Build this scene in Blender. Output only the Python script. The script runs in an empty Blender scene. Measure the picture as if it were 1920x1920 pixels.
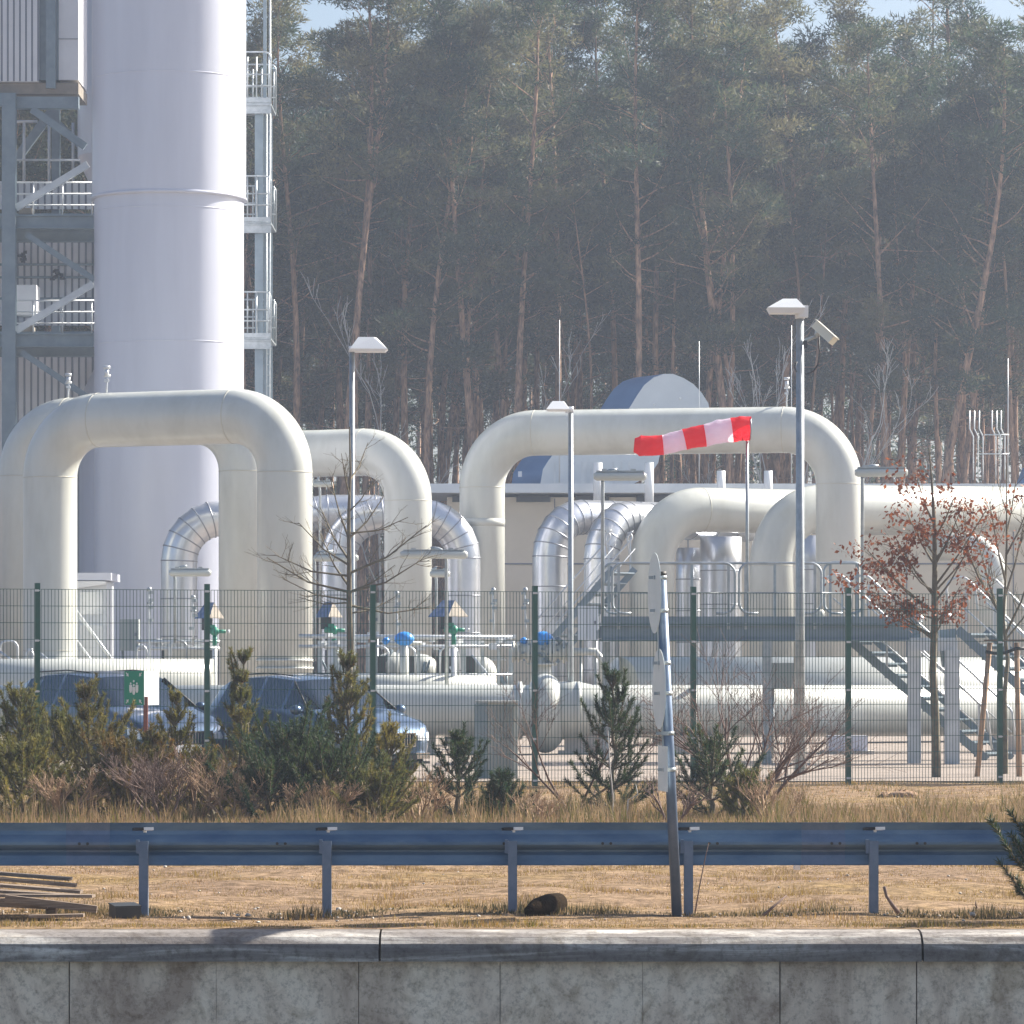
import bpy, math, random
from math import sin, cos, pi, radians as R_, sqrt
from mathutils import Vector, Matrix
import numpy as np

SC = bpy.context.scene
COL = SC.collection
F = 7650.0          # focal length in photo pixels (photo 1920 wide)
CH = 1.82           # eye height
HY = 1250.0         # horizon row
def P(px, py, Y): return Vector(((px-960)*Y/F, Y, CH+(HY-py)*Y/F))
def XX(px, Y): return (px-960)*Y/F
def ZZ(py, Y): return CH+(HY-py)*Y/F

# ------------------------------------------------------------------ materials
MATS = {}
def nt_new(name):
    m = bpy.data.materials.new(name); m.use_nodes = True
    nt = m.node_tree; nt.nodes.clear()
    out = nt.nodes.new('ShaderNodeOutputMaterial')
    return m, nt, out
def N(nt, t, **kw):
    n = nt.nodes.new(t)
    for k, v in kw.items():
        if k in n.inputs: n.inputs[k].default_value = v
        else: setattr(n, k, v)
    return n
def rgb(c): return (c[0], c[1], c[2], 1.0)
def mat(name, col, col2=None, rough=0.6, metal=0.0, scale=3.0, detail=5.0, bump=0.0, bscale=None, lo=0.35, hi=0.65, stretch=None, spec=None, coat=0.0):
    m, nt, out = nt_new(name)
    b = N(nt, 'ShaderNodeBsdfPrincipled', Roughness=rough, Metallic=metal)
    if spec is not None: b.inputs['Specular IOR Level'].default_value = spec
    if coat: b.inputs['Coat Weight'].default_value = coat; b.inputs['Coat Roughness'].default_value = .05 if coat>=1 else .28
    nt.links.new(b.outputs[0], out.inputs[0])
    b.inputs['Base Color'].default_value = rgb(col)
    if col2 is not None or bump:
        g = N(nt, 'ShaderNodeNewGeometry')
        vec = g.outputs['Position']
        if stretch:
            mp = N(nt, 'ShaderNodeMapping'); mp.inputs['Scale'].default_value = stretch
            nt.links.new(vec, mp.inputs['Vector']); vec = mp.outputs[0]
    if col2 is not None:
        n = N(nt, 'ShaderNodeTexNoise', Scale=scale, Detail=detail, Roughness=0.62)
        nt.links.new(vec, n.inputs['Vector'])
        r = N(nt, 'ShaderNodeValToRGB')
        r.color_ramp.elements[0].position = lo; r.color_ramp.elements[1].position = hi
        r.color_ramp.elements[0].color = rgb(col); r.color_ramp.elements[1].color = rgb(col2)
        nt.links.new(n.outputs[0], r.inputs[0]); nt.links.new(r.outputs[0], b.inputs['Base Color'])
    if bump:
        n2 = N(nt, 'ShaderNodeTexNoise', Scale=bscale or scale*4, Detail=4.0)
        nt.links.new(vec, n2.inputs['Vector'])
        bp = N(nt, 'ShaderNodeBump', Strength=bump, Distance=0.02)
        nt.links.new(n2.outputs[0], bp.inputs['Height']); nt.links.new(bp.outputs[0], b.inputs['Normal'])
    MATS[name] = m
    return m
def leafmat(name, c1, c2, c3=None, scale=0.8, trans=0.45, hue_rand=True):
    m, nt, out = nt_new(name)
    g = N(nt, 'ShaderNodeNewGeometry')
    oi = N(nt, 'ShaderNodeObjectInfo')
    n = N(nt, 'ShaderNodeTexNoise', Scale=scale, Detail=3.0, Roughness=0.7)
    nt.links.new(g.outputs['Position'], n.inputs['Vector'])
    add = N(nt, 'ShaderNodeMath', operation='MULTIPLY_ADD'); add.inputs[1].default_value = 0.22 if hue_rand else 0.0
    nt.links.new(oi.outputs['Random'], add.inputs[0]); nt.links.new(n.outputs[0], add.inputs[2])
    r = N(nt, 'ShaderNodeValToRGB')
    e = r.color_ramp.elements
    e[0].position = .38; e[1].position = .78; e[0].color = rgb(c1); e[1].color = rgb(c3 or c2)
    k = e.new(.58); k.color = rgb(c2)
    nt.links.new(add.outputs[0], r.inputs[0])
    d = N(nt, 'ShaderNodeBsdfPrincipled', Roughness=0.55); t = N(nt, 'ShaderNodeBsdfTranslucent')
    d.inputs['Specular IOR Level'].default_value = .3
    nt.links.new(r.outputs[0], d.inputs['Base Color']); nt.links.new(r.outputs[0], t.inputs[0])
    mx = N(nt, 'ShaderNodeMixShader'); mx.inputs[0].default_value = trans
    nt.links.new(d.outputs[0], mx.inputs[1]); nt.links.new(t.outputs[0], mx.inputs[2])
    nt.links.new(mx.outputs[0], out.inputs[0])
    MATS[name] = m
    return m

CREAM = mat('cream_paint', (.44,.455,.415), (.52,.54,.505), rough=.36, scale=1.3, detail=9, lo=.30, hi=.56, stretch=(1,1,.3), coat=.5)
WHITEP = mat('stack_white', (.50,.525,.62), (.56,.59,.69), rough=.40, scale=.9, detail=8, lo=.28, hi=.58, stretch=(1,1,.12), coat=.6)
SEAM = mat('pipe_seam', (.50,.49,.42), rough=.5)
STEEL = mat('galvanised', (.30,.34,.36), (.42,.46,.48), rough=.42, metal=.55, scale=6)
STEELD = mat('painted_steel', (.15,.20,.24), (.20,.26,.30), rough=.5, metal=.2, scale=2)
STEELL = mat('light_steel', (.5,.53,.56), (.6,.63,.65), rough=.4, metal=.4, scale=3)
RAILM = mat('rail_galvanised', (.075,.14,.235), (.14,.22,.31), rough=.5, metal=.45, scale=2.2, detail=10, bump=.15, stretch=(1,1,3))
POSTM = mat('post_galvanised', (.11,.16,.24), (.15,.20,.29), rough=.45, metal=.45, scale=9, detail=6)
CLAD = mat('insulation_cladding', (.52,.55,.60), (.64,.66,.70), rough=.30, metal=.75, scale=1.2)
CLADD = mat('cladding_band', (.27,.29,.33), rough=.4, metal=.6)
WIRE = mat('fence_green', (.012,.085,.07), rough=.45)
FPOST = mat('fence_post_green', (.008,.075,.055), (.012,.095,.07), rough=.4, scale=8)
BEIGE = mat('beige_wall', (.62,.56,.46), (.67,.61,.51), rough=.85, scale=.6)
ROOFM = mat('roof_metal', (.55,.60,.66), (.62,.66,.71), rough=.45, metal=.3, scale=1)
PANELM = mat('corrugated_panel', (.62,.63,.66), (.70,.71,.74), rough=.5, metal=.2, scale=.8)
GROOVE = mat('panel_groove', (.17,.19,.23), rough=.6)
DARK = mat('dark_metal', (.03,.035,.04), rough=.5)
BLACK = mat('black_rubber', (.015,.015,.017), rough=.6)
TAN = mat('tan_board', (.19,.17,.145), (.25,.22,.18), rough=.8, scale=3)
DUCTB = mat('duct_blue_metal', (.07,.19,.40), (.10,.23,.45), rough=.4, metal=.2, scale=.8)
DUCTF = mat('duct_face_metal', (.50,.54,.58), (.58,.62,.65), rough=.4, metal=.4, scale=.5)
def cloth(name,c,t=.5):
    m,nt,out=nt_new(name); d=N(nt,'ShaderNodeBsdfPrincipled',Roughness=.5); d.inputs['Base Color'].default_value=rgb(c); tr_=N(nt,'ShaderNodeBsdfTranslucent'); tr_.inputs[0].default_value=rgb(c)
    nn_=N(nt,'ShaderNodeTexNoise',Scale=9.0,Detail=3.0); bp_=N(nt,'ShaderNodeBump',Strength=.6,Distance=.03); nt.links.new(nn_.outputs[0],bp_.inputs['Height']); nt.links.new(bp_.outputs[0],d.inputs['Normal'])
    mx_=N(nt,'ShaderNodeMixShader'); mx_.inputs[0].default_value=t; nt.links.new(d.outputs[0],mx_.inputs[1]); nt.links.new(tr_.outputs[0],mx_.inputs[2]); nt.links.new(mx_.outputs[0],out.inputs[0]); return m
RED = cloth('windsock_red',(.80,.008,.02)); WHITEC = cloth('windsock_white',(.80,.76,.88))
BLUEP = mat('blue_plastic', (.02,.25,.70), rough=.35)
GREENP = mat('green_valve_paint', (.01,.24,.15), rough=.4)
ROOFB = mat('small_roof_blue', (.05,.13,.30), rough=.35, metal=.3)
LAMPW = mat('lamp_housing', (.72,.74,.76), rough=.4)
LAMPG = mat('lamp_glass', (.50,.53,.50), rough=.2)
CAMW = mat('camera_housing', (.70,.68,.56), rough=.4)
CARB = mat('car_paint_blue', (.06,.115,.20), rough=.3, metal=.7, coat=1.0)
CARS = mat('car_paint_dark', (.04,.08,.15), rough=.28, metal=.7, coat=1.0)
CHROME = mat('chrome', (.75,.76,.78), rough=.12, metal=1.0)
HEADL = mat('headlight_glass', (.65,.70,.78), rough=.08, metal=.4, coat=1.0)
PLATE = mat('plate_white', (.75,.76,.78), rough=.4)
PBLUE = mat('plate_blue', (.02,.08,.5), rough=.4)
SEATM = mat('seat_fabric', (.02,.022,.025), rough=.8)
SIGNG = mat('sign_green', (.005,.26,.16), rough=.35)
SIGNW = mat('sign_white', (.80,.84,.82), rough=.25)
SIGNB = mat('sign_back', (.45,.50,.50), (.52,.57,.56), rough=.45, metal=.3, scale=6)
SIGNWH = mat('sign_panel_white', (.68,.74,.72), (.74,.79,.77), rough=.45, scale=4)
RUSTP = mat('sign_post_brown', (.20,.07,.05), rough=.7)
WOODW = mat('weathered_wood', (.12,.09,.07), (.27,.21,.16), rough=.9, scale=6, stretch=(1,8,20))
WOODB = mat('stake_wood', (.34,.22,.14), (.46,.31,.21), rough=.85, scale=5, stretch=(6,6,1))
LOGM = mat('dark_log', (.012,.008,.004), (.025,.016,.009), spec=.05, rough=1.0, scale=14, bump=.6)
BARKP = mat('pine_bark', (.085,.06,.05), (.48,.29,.18), rough=.9, scale=3, detail=6, stretch=(3,3,.8))
BARKG = mat('grey_bark', (.11,.09,.065), (.18,.16,.11), rough=.9, scale=9)
BARKB = mat('birch_bark', (.42,.40,.37), (.55,.53,.50), rough=.8, scale=4)
TWIG = mat('twig', (.12,.08,.065), (.20,.14,.12), rough=.9, scale=6)
TWIGL = mat('dry_stem', (.30,.20,.13), (.40,.28,.18), rough=.9, scale=5)
BRUSHM = mat('forest_twig', (.17,.13,.11), (.34,.27,.23), rough=.95, scale=1)
NEED = leafmat('forest_needles', (.016,.042,.030), (.040,.066,.034), (.17,.155,.075), scale=.55, trans=.5)  # third, olive tone imitates sunlit tufts in the crowns
NEEDY = leafmat('young_pine_needles', (.05,.065,.022), (.11,.12,.035), (.21,.18,.045), scale=2.2, trans=.45)
NEEDD = leafmat('dark_pine_needles', (.018,.042,.024), (.038,.068,.030), (.075,.10,.035), scale=2.2, trans=.4)
NEEDO = leafmat('browning_pine_needles', (.06,.07,.02), (.12,.10,.028), (.24,.12,.03), scale=2.5, trans=.35)
OAKL = leafmat('dry_oak_leaves', (.16,.045,.018), (.25,.08,.03), (.33,.14,.06), scale=5, trans=.4)
CONC = mat('footing_concrete', (.42,.38,.34), (.52,.48,.43), rough=.9, scale=4)
CABL = mat('cabinet_grey', (.47,.47,.43), (.53,.53,.49), rough=.6, scale=3)
CABD = mat('cabinet_side_grey', (.30,.34,.34), rough=.6)
GRAVELW = mat('light_stone', (.30,.27,.24), (.46,.43,.40), rough=.9, scale=20)
WATER = mat('canal_water', (.02,.035,.04), rough=.08, bump=.3, scale=1.2)

# glass
m, nt, out = nt_new('car_glass')
tr = N(nt, 'ShaderNodeBsdfTransparent'); tr.inputs[0].default_value = (.13,.32,.28,1)
gl = N(nt, 'ShaderNodeBsdfGlossy', Roughness=.03); gl.inputs[0].default_value = (.13,.16,.19,1)
fr = N(nt, 'ShaderNodeFresnel', IOR=1.55); mx = N(nt, 'ShaderNodeMixShader')
nt.links.new(fr.outputs[0], mx.inputs[0]); nt.links.new(tr.outputs[0], mx.inputs[1]); nt.links.new(gl.outputs[0], mx.inputs[2]); nt.links.new(mx.outputs[0], out.inputs[0])
GLASS = m

# dry grass ground
m, nt, out = nt_new('dry_grass_ground')
b = N(nt, 'ShaderNodeBsdfPrincipled', Roughness=.95); nt.links.new(b.outputs[0], out.inputs[0])
b.inputs['Specular IOR Level'].default_value = .1
g = N(nt, 'ShaderNodeNewGeometry')
n1 = N(nt, 'ShaderNodeTexNoise', Scale=.35, Detail=6.0, Roughness=.7); n2 = N(nt, 'ShaderNodeTexNoise', Scale=7.0, Detail=6.0, Roughness=.75)
nt.links.new(g.outputs['Position'], n1.inputs['Vector']); nt.links.new(g.outputs['Position'], n2.inputs['Vector'])
r1 = N(nt, 'ShaderNodeValToRGB'); e = r1.color_ramp.elements
e[0].position=.36; e[0].color=rgb((.235,.17,.115)); e[1].position=.66; e[1].color=rgb((.26,.19,.085)); k=e.new(.5); k.color=rgb((.28,.205,.13))
r2 = N(nt, 'ShaderNodeValToRGB'); e = r2.color_ramp.elements
e[0].position=.38; e[0].color=rgb((.42,.38,.34)); e[1].position=.62; e[1].color=rgb((1.2,1.15,1.15))
mm = N(nt, 'ShaderNodeMix', data_type='RGBA', blend_type='MULTIPLY'); mm.inputs[0].default_value = 1
nt.links.new(n1.outputs[0], r1.inputs[0]); nt.links.new(n2.outputs[0], r2.inputs[0])
nt.links.new(r1.outputs[0], mm.inputs[6]); nt.links.new(r2.outputs[0], mm.inputs[7]); nt.links.new(mm.outputs[2], b.inputs['Base Color'])
bp = N(nt, 'ShaderNodeBump', Strength=.9, Distance=.04); nt.links.new(n2.outputs[0], bp.inputs['Height']); nt.links.new(bp.outputs[0], b.inputs['Normal'])
GROUNDM = m
GRAVEL = mat('yard_gravel', (.20,.165,.14), (.28,.235,.20), rough=.95, scale=1.5, detail=8, bump=.5, bscale=12)
FORESTF = mat('forest_floor', (.10,.075,.05), (.17,.12,.08), rough=.95, scale=.8)

# quay concrete wall
def concrete(name, base, dark, light, vstr):
    m, nt, out = nt_new(name)
    b = N(nt, 'ShaderNodeBsdfPrincipled', Roughness=.9); nt.links.new(b.outputs[0], out.inputs[0])
    g = N(nt, 'ShaderNodeNewGeometry')
    mp = N(nt, 'ShaderNodeMapping'); mp.inputs['Scale'].default_value = vstr; nt.links.new(g.outputs['Position'], mp.inputs['Vector'])
    na = N(nt, 'ShaderNodeTexNoise', Scale=1.6, Detail=8.0, Roughness=.66, Distortion=1.4); nt.links.new(mp.outputs[0], na.inputs['Vector'])
    nb = N(nt, 'ShaderNodeTexNoise', Scale=22.0, Detail=6.0, Roughness=.75); nt.links.new(g.outputs['Position'], nb.inputs['Vector'])
    nc = N(nt, 'ShaderNodeTexNoise', Scale=4.2, Detail=7.0, Roughness=.7, Distortion=.8); nt.links.new(g.outputs['Position'], nc.inputs['Vector'])
    ra = N(nt, 'ShaderNodeValToRGB'); e = ra.color_ramp.elements
    e[0].position=.34; e[0].color=rgb(dark); e[1].position=.70; e[1].color=rgb(light); k=e.new(.5); k.color=rgb(base)
    nt.links.new(na.outputs[0], ra.inputs[0])
    rb = N(nt, 'ShaderNodeValToRGB'); e = rb.color_ramp.elements
    e[0].position=.34; e[0].color=(.55,.52,.49,1); e[1].position=.52; e[1].color=(1.08,1.07,1.05,1)
    nt.links.new(nb.outputs[0], rb.inputs[0])
    rc = N(nt, 'ShaderNodeValToRGB'); e = rc.color_ramp.elements
    e[0].position=.34; e[0].color=(.66,.62,.56,1); e[1].position=.50; e[1].color=(1,1,1,1)
    nt.links.new(nc.outputs[0], rc.inputs[0])
    mm = N(nt, 'ShaderNodeMix', data_type='RGBA', blend_type='MULTIPLY'); mm.inputs[0].default_value = .8
    m2 = N(nt, 'ShaderNodeMix', data_type='RGBA', blend_type='MULTIPLY'); m2.inputs[0].default_value = .9
    nt.links.new(ra.outputs[0], mm.inputs[6]); nt.links.new(rb.outputs[0], mm.inputs[7])
    nt.links.new(mm.outputs[2], m2.inputs[6]); nt.links.new(rc.outputs[0], m2.inputs[7]); nt.links.new(m2.outputs[2], b.inputs['Base Color'])
    bp = N(nt, 'ShaderNodeBump', Strength=.5, Distance=.012); nt.links.new(nb.outputs[0], bp.inputs['Height']); nt.links.new(bp.outputs[0], b.inputs['Normal'])
    return m
WALLC = concrete('quay_concrete', (.70,.60,.49), (.42,.33,.26), (.82,.74,.62), (.8,1,.45))
CAPC = concrete('quay_cap_concrete', (.22,.205,.195), (.14,.125,.12), (.62,.60,.56), (.35,1,4.5))

# ------------------------------------------------------------------ mesh builder
OFF = {}
class MB:
    def __init__(s): s.v=[]; s.f=[]; s.m=[]; s.sm=[]
    def add(s, vs, fs, mi=0, smooth=False):
        b = len(s.v); s.v.extend([tuple(v) for v in vs])
        for f in fs: s.f.append(tuple(b+i for i in f)); s.m.append(mi); s.sm.append(smooth)
    def box(s, c, d, rz=0, mi=0, rx=0, ry=0):
        M = Matrix.Rotation(rz,3,'Z') @ Matrix.Rotation(ry,3,'Y') @ Matrix.Rotation(rx,3,'X'); c = Vector(c)
        vs = [c + M @ Vector((x*d[0]/2, y*d[1]/2, z*d[2]/2)) for x in (-1,1) for y in (-1,1) for z in (-1,1)]
        s.add(vs, [(0,1,3,2),(4,6,7,5),(0,4,5,1),(2,3,7,6),(0,2,6,4),(1,5,7,3)], mi)
    def bar(s, a, b, w, h, mi=0, up=(0,0,1)):
        a=Vector(a); b=Vector(b); d=(b-a)
        if d.length<1e-6: return
        d.normalize(); u=Vector(up)
        if abs(d.dot(u))>.99: u=Vector((0,1,0))
        x=d.cross(u).normalized(); z=x.cross(d)
        vs=[p + x*(sx*w/2)+z*(sz*h/2) for p in (a,b) for sx in (-1,1) for sz in (-1,1)]
        s.add(vs, [(0,2,3,1),(4,5,7,6),(0,4,6,2),(1,3,7,5),(0,1,5,4),(2,6,7,3)], mi)
    def ibeam(s, a, b, w, h, t=.02, mi=0, up=(0,0,1)):
        a=Vector(a); b=Vector(b); d=(b-a).normalized(); u=Vector(up)
        if abs(d.dot(u))>.99: u=Vector((0,1,0))
        x=d.cross(u).normalized(); z=x.cross(d)
        s.bar(a+z*(h/2-t/2), b+z*(h/2-t/2), w, t, mi, up); s.bar(a-z*(h/2-t/2), b-z*(h/2-t/2), w, t, mi, up)
        s.bar(a, b, t, h-2*t-.002, mi, up)
    def tube(s, pts, r, n=10, mi=0, caps=True, smooth=True):
        pts=[Vector(p) for p in pts]; k=len(pts)
        rs = r if isinstance(r,(list,tuple)) else [r]*k
        t0=(pts[1]-pts[0]).normalized()
        ref=Vector((0,0,1)) if abs(t0.z)<.9 else Vector((1,0,0))
        x=t0.cross(ref).normalized(); vs=[]
        for i in range(k):
            if i==0: t=t0
            elif i==k-1: t=(pts[i]-pts[i-1]).normalized()
            else:
                t=(pts[i+1]-pts[i-1])
                t = t.normalized() if t.length>1e-9 else t0
            x=(x-t*x.dot(t))
            if x.length<1e-6: x=t.orthogonal()
            x.normalize(); y=t.cross(x)
            for j in range(n):
                a=2*pi*j/n; vs.append(pts[i]+(x*cos(a)+y*sin(a))*rs[i])
        fs=[(i*n+j, i*n+(j+1)%n, (i+1)*n+(j+1)%n, (i+1)*n+j) for i in range(k-1) for j in range(n)]
        s.add(vs, fs, mi, smooth)
        if caps:
            b=len(s.v)-k*n
            s.f.append(tuple(b+j for j in reversed(range(n)))); s.m.append(mi); s.sm.append(False)
            s.f.append(tuple(b+(k-1)*n+j for j in range(n))); s.m.append(mi); s.sm.append(False)
    def lathe(s, c, prof, n=48, mi=0, smooth=True, axis='Z'):
        c=Vector(c); vs=[]
        for (r,z) in prof:
            for j in range(n):
                a=2*pi*j/n
                o = Vector((r*cos(a), r*sin(a), z)) if axis=='Z' else (Vector((z, r*cos(a), r*sin(a))) if axis=='X' else Vector((r*cos(a), z, r*sin(a))))
                vs.append(c+o)
        k=len(prof)
        fs=[(i*n+j, i*n+(j+1)%n, (i+1)*n+(j+1)%n, (i+1)*n+j) for i in range(k-1) for j in range(n)]
        s.add(vs, fs, mi, smooth)
    def prism(s, poly, off, mi=0, mside=None, smooth=False):
        poly=[Vector(p) for p in poly]; off=Vector(off); n=len(poly)
        s.add(poly+[p+off for p in poly], [tuple(range(n)), tuple(range(2*n-1,n-1,-1))], mi)
        s.add(poly+[p+off for p in poly], [(i,(i+1)%n+0, (i+1)%n+n, i+n) for i in range(n)], mi if mside is None else mside, smooth)
    def ball(s, c, r, mi=0, nu=16, nv=10, sc=(1,1,1)):
        prof=[(max(1e-4,r*sin(pi*i/nv)), -r*cos(pi*i/nv)) for i in range(nv+1)]
        b=len(s.v); s.lathe((0,0,0), prof, nu, mi)
        c=Vector(c)
        for i in range(b,len(s.v)):
            v=s.v[i]; s.v[i]=(c.x+v[0]*sc[0], c.y+v[1]*sc[1], c.z+v[2]*sc[2])
    def tri(s,a,b,c,mi=0): s.add([a,b,c],[(0,1,2)],mi)
    def build(s, name, mats, parent=None):
        me=bpy.data.meshes.new(name)
        off = OFF.get(parent.name, Vector((0,0,0))) if parent is not None else Vector((0,0,0))
        me.from_pydata([(v[0]-off.x, v[1]-off.y, v[2]-off.z) for v in s.v], [], s.f)
        if not isinstance(mats,(list,tuple)): mats=[mats]
        for m_ in mats: me.materials.append(m_)
        if len(mats)>1: me.polygons.foreach_set('material_index', s.m)
        me.polygons.foreach_set('use_smooth', s.sm); me.update()
        o=bpy.data.objects.new(name, me); COL.objects.link(o)
        if parent is not None: o.parent=parent; OFF[o.name]=off
        return o
def each(mb, name, mats, parent=None):
    par=list(range(len(mb.v)))
    def fd(i):
        while par[i]!=i: par[i]=par[par[i]]; i=par[i]
        return i
    for f in mb.f:
        a=fd(f[0])
        for i in f[1:]: par[fd(i)]=a
    grp={}
    for k,f in enumerate(mb.f): grp.setdefault(fd(f[0]),[]).append(k)
    out=[]
    for ks in grp.values():
        m2=MB(); mp={}
        for k in ks:
            ff=[]
            for i in mb.f[k]:
                if i not in mp: mp[i]=len(m2.v); m2.v.append(mb.v[i])
                ff.append(mp[i])
            m2.f.append(tuple(ff)); m2.m.append(mb.m[k]); m2.sm.append(mb.sm[k])
        out.append(m2.build(name,mats,parent))
    return out
def build_top(mb, name, mats, loc, label, cat, group=None):
    loc=Vector(loc); mb.v=[(v[0]-loc.x,v[1]-loc.y,v[2]-loc.z) for v in mb.v]
    o=mb.build(name,mats); o.location=loc; return tag(o,label,cat,group)
def tag(o, label=None, cat=None, group=None, kind=None):
    if label: o['label']=label
    if cat: o['category']=cat
    if group: o['group']=group
    if kind: o['kind']=kind
    return o
def empty(name, loc, label, cat, group=None):
    o=bpy.data.objects.new(name, None); COL.objects.link(o); o.location=loc; o.empty_display_size=.2
    OFF[o.name]=Vector(loc); return tag(o,label,cat,group)
def copy_tree(o, parent=None):
    c=o.copy(); COL.objects.link(c)
    if parent is not None: c.parent=parent
    for ch in [x for x in bpy.data.objects if x.parent==o]: copy_tree(ch, c)
    return c
def rounded(pts, rad, seg=10):
    pts=[Vector(p) for p in pts]; out=[pts[0]]; marks=[]
    for i in range(1,len(pts)-1):
        a,b,c=pts[i-1],pts[i],pts[i+1]
        r = rad[i-1] if isinstance(rad,(list,tuple)) else rad
        d1=(a-b).normalized(); d2=(c-b).normalized(); ang=d1.angle(d2)
        L=r/math.tan(ang/2); L=min(L,(a-b).length*.95,(c-b).length*.95); r2=L*math.tan(ang/2)
        cen=b+(d1+d2).normalized()*(r2/sin(ang/2))
        p1=b+d1*L; p2=b+d2*L; v1=p1-cen; v2=p2-cen; th=v1.angle(v2)
        for k in range(seg+1):
            t=k/seg; out.append(cen+(v1*sin((1-t)*th)+v2*sin(t*th))/sin(th))
        marks.append((p1,d1)); marks.append((p2,d2))
    out.append(pts[-1]); return out, marks

# ------------------------------------------------------------------ setting
def sheet(name, x0,x1,y0,y1,z, mt, nx=1, ny=1, kind='structure', zf=None):
    mb=MB(); vs=[]
    for j in range(ny+1):
        for i in range(nx+1):
            x=x0+(x1-x0)*i/nx; y=y0+(y1-y0)*j/ny
            vs.append((x,y,z+(zf(x,y) if zf else 0)))
    fs=[(j*(nx+1)+i, j*(nx+1)+i+1, (j+1)*(nx+1)+i+1, (j+1)*(nx+1)+i) for j in range(ny) for i in range(nx)]
    mb.add(vs,fs,0,bool(zf)); return tag(mb.build(name,mt), kind=kind)
def hump(x,y):
    return .03*sin(x*1.7+y*.9)*sin(y*1.3-x*.6)+.02*sin(x*4.1+1)*sin(y*3.3)
ground=sheet('ground',-500,500,28.25,620,-.03,GROUNDM)
sheet('grass_bank',-14,14,28.3,64.2,.0,GROUNDM,110,140, zf=lambda x,y: hump(x,y)*min(1,(y-28.3)/2)*min(1,(64.2-y)/4))
sheet('gravel_yard',-60,60,64.2,148,.02,GRAVEL)
sheet('forest_floor',-90,90,148,330,.03,FORESTF)
sheet('canal_water',-500,500,6,28.1,-2.6,WATER)
sheet('near_bank',-500,500,-300,6,-.2,GRAVELW)  # unseen pale ground, added to bounce warm sunlight onto the quay wall
mb=MB(); mb.box((0,6.0,-1.5),(1000,.3,2.8)); tag(mb.build('near_quay_wall',CONC),'concrete quay wall on the near side of the canal, below the camera','quay wall')

# quay wall with cap
q=empty('quay_wall',(0,28.0,-2.9),'weathered grey concrete quay wall with a rounded cap along the bottom','quay wall')
joints=[130,405,672,938,1205,1462,1720]
xs=[-14]+[XX(j-265*k,28.0) for k in (4,3,2,1) for j in (130,)]+[XX(j,28.0) for j in joints]+[XX(1720+262*k,28.0) for k in (1,2,3,4,5,6)]+[14]
xs=sorted(xs)
for a,b_ in zip(xs[:-1],xs[1:]):
    mb=MB(); w=b_-a-.0025 - (.012 if min(abs(b_-XX(j_,28)) for j_ in (130,1720))<.02 else (.005 if abs(b_-XX(938,28))<.02 else 0))
    mb.box(((a+b_)/2,28.13,-1.56),(w,.22,2.72)); mb.build('wall_panel',WALLC,q)
mb=MB(); mb.box((0,28.27,-1.6),(28,.05,2.7)); mb.build('wall_core',CONC,q)
cj=[-14,XX(-330,27.95),XX(712,27.95),XX(1730,27.95),XX(2750,27.95),14]
for a,b_ in zip(cj[:-1],cj[1:]):
    mb=MB()
    prof=[(28.42,-.005),(28.20,.0),(28.10,-.008),(28.01,-.035),(27.955,-.08),(27.94,-.13),(27.94,-.20),(28.42,-.20)]
    n=len(prof); nseg=40
    vs=[(a+.008+(b_-a-.016)*i/nseg, y, z) for i in range(nseg+1) for (y,z) in prof]
    fs=[(i*n+j,(i+1)*n+j,(i+1)*n+(j+1)%n,i*n+(j+1)%n) for i in range(nseg) for j in range(n)]
    fs+=[tuple(range(n)),tuple(nseg*n+j for j in reversed(range(n)))]
    mb.add(vs,fs,0,False); mb.build('cap_stone',CAPC,q)

# ------------------------------------------------------------------ grass blades
rng=np.random.default_rng(5)
def blades(name, n, x0,x1,y0,y1, hmin,hmax, w, mats, ydist=None, lean=.5, z0=0.0):
    x=rng.uniform(x0,x1,n); y=rng.uniform(y0,y1,n) if ydist is None else ydist(n)
    # clumping
    keep=(np.sin(x*2.3+y*1.1)+np.sin(x*5.1-y*3.7)+rng.normal(0,1.2,n))>-1.2
    x=x[keep]; y=y[keep]; n=len(x)
    h=rng.uniform(hmin,hmax,n)*(.45+1.1*np.clip(np.sin(x*2.9+np.sin(y*2.1)*2)*np.cos(y*2.3-x*.7)+.25*np.sin(x*11.3),0,1.2))
    a=rng.uniform(0,2*pi,n); l=rng.uniform(0,lean,n)*h
    zz=.03*np.sin(x*1.7+y*.9)*np.sin(y*1.3-x*.6)*np.clip((y-28.3)/2,0,1)-.005+z0
    V=np.zeros((n,3,3)); ww=w*rng.uniform(.6,1.3,n)
    b=rng.uniform(-.7,.7,n)
    V[:,0]=np.stack([x-ww*np.cos(b),y-ww*np.sin(b),zz],1); V[:,1]=np.stack([x+ww*np.cos(b),y+ww*np.sin(b),zz],1)
    V[:,2]=np.stack([x+l*np.cos(a),y+l*np.sin(a),zz+h],1)
    me=bpy.data.meshes.new(name); me.vertices.add(3*n); me.vertices.foreach_set('co',V.ravel())
    me.loops.add(3*n); me.loops.foreach_set('vertex_index',np.arange(3*n)); me.polygons.add(n)
    me.polygons.foreach_set('loop_start',np.arange(n)*3)
    for m_ in mats: me.materials.append(m_)
    me.polygons.foreach_set('material_index', rng.integers(0,len(mats),n))
    me.update(); me.validate()
    o=bpy.data.objects.new(name,me); COL.objects.link(o); return tag(o,kind='stuff')
GB1=leafmat('dry_grass_blade',(.22,.145,.08),(.31,.215,.12),(.38,.28,.16),scale=1.3,trans=.35)
GB2=leafmat('yellow_grass_blade',(.24,.19,.045),(.36,.25,.06),(.38,.20,.06),scale=.9,trans=.35)
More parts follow.
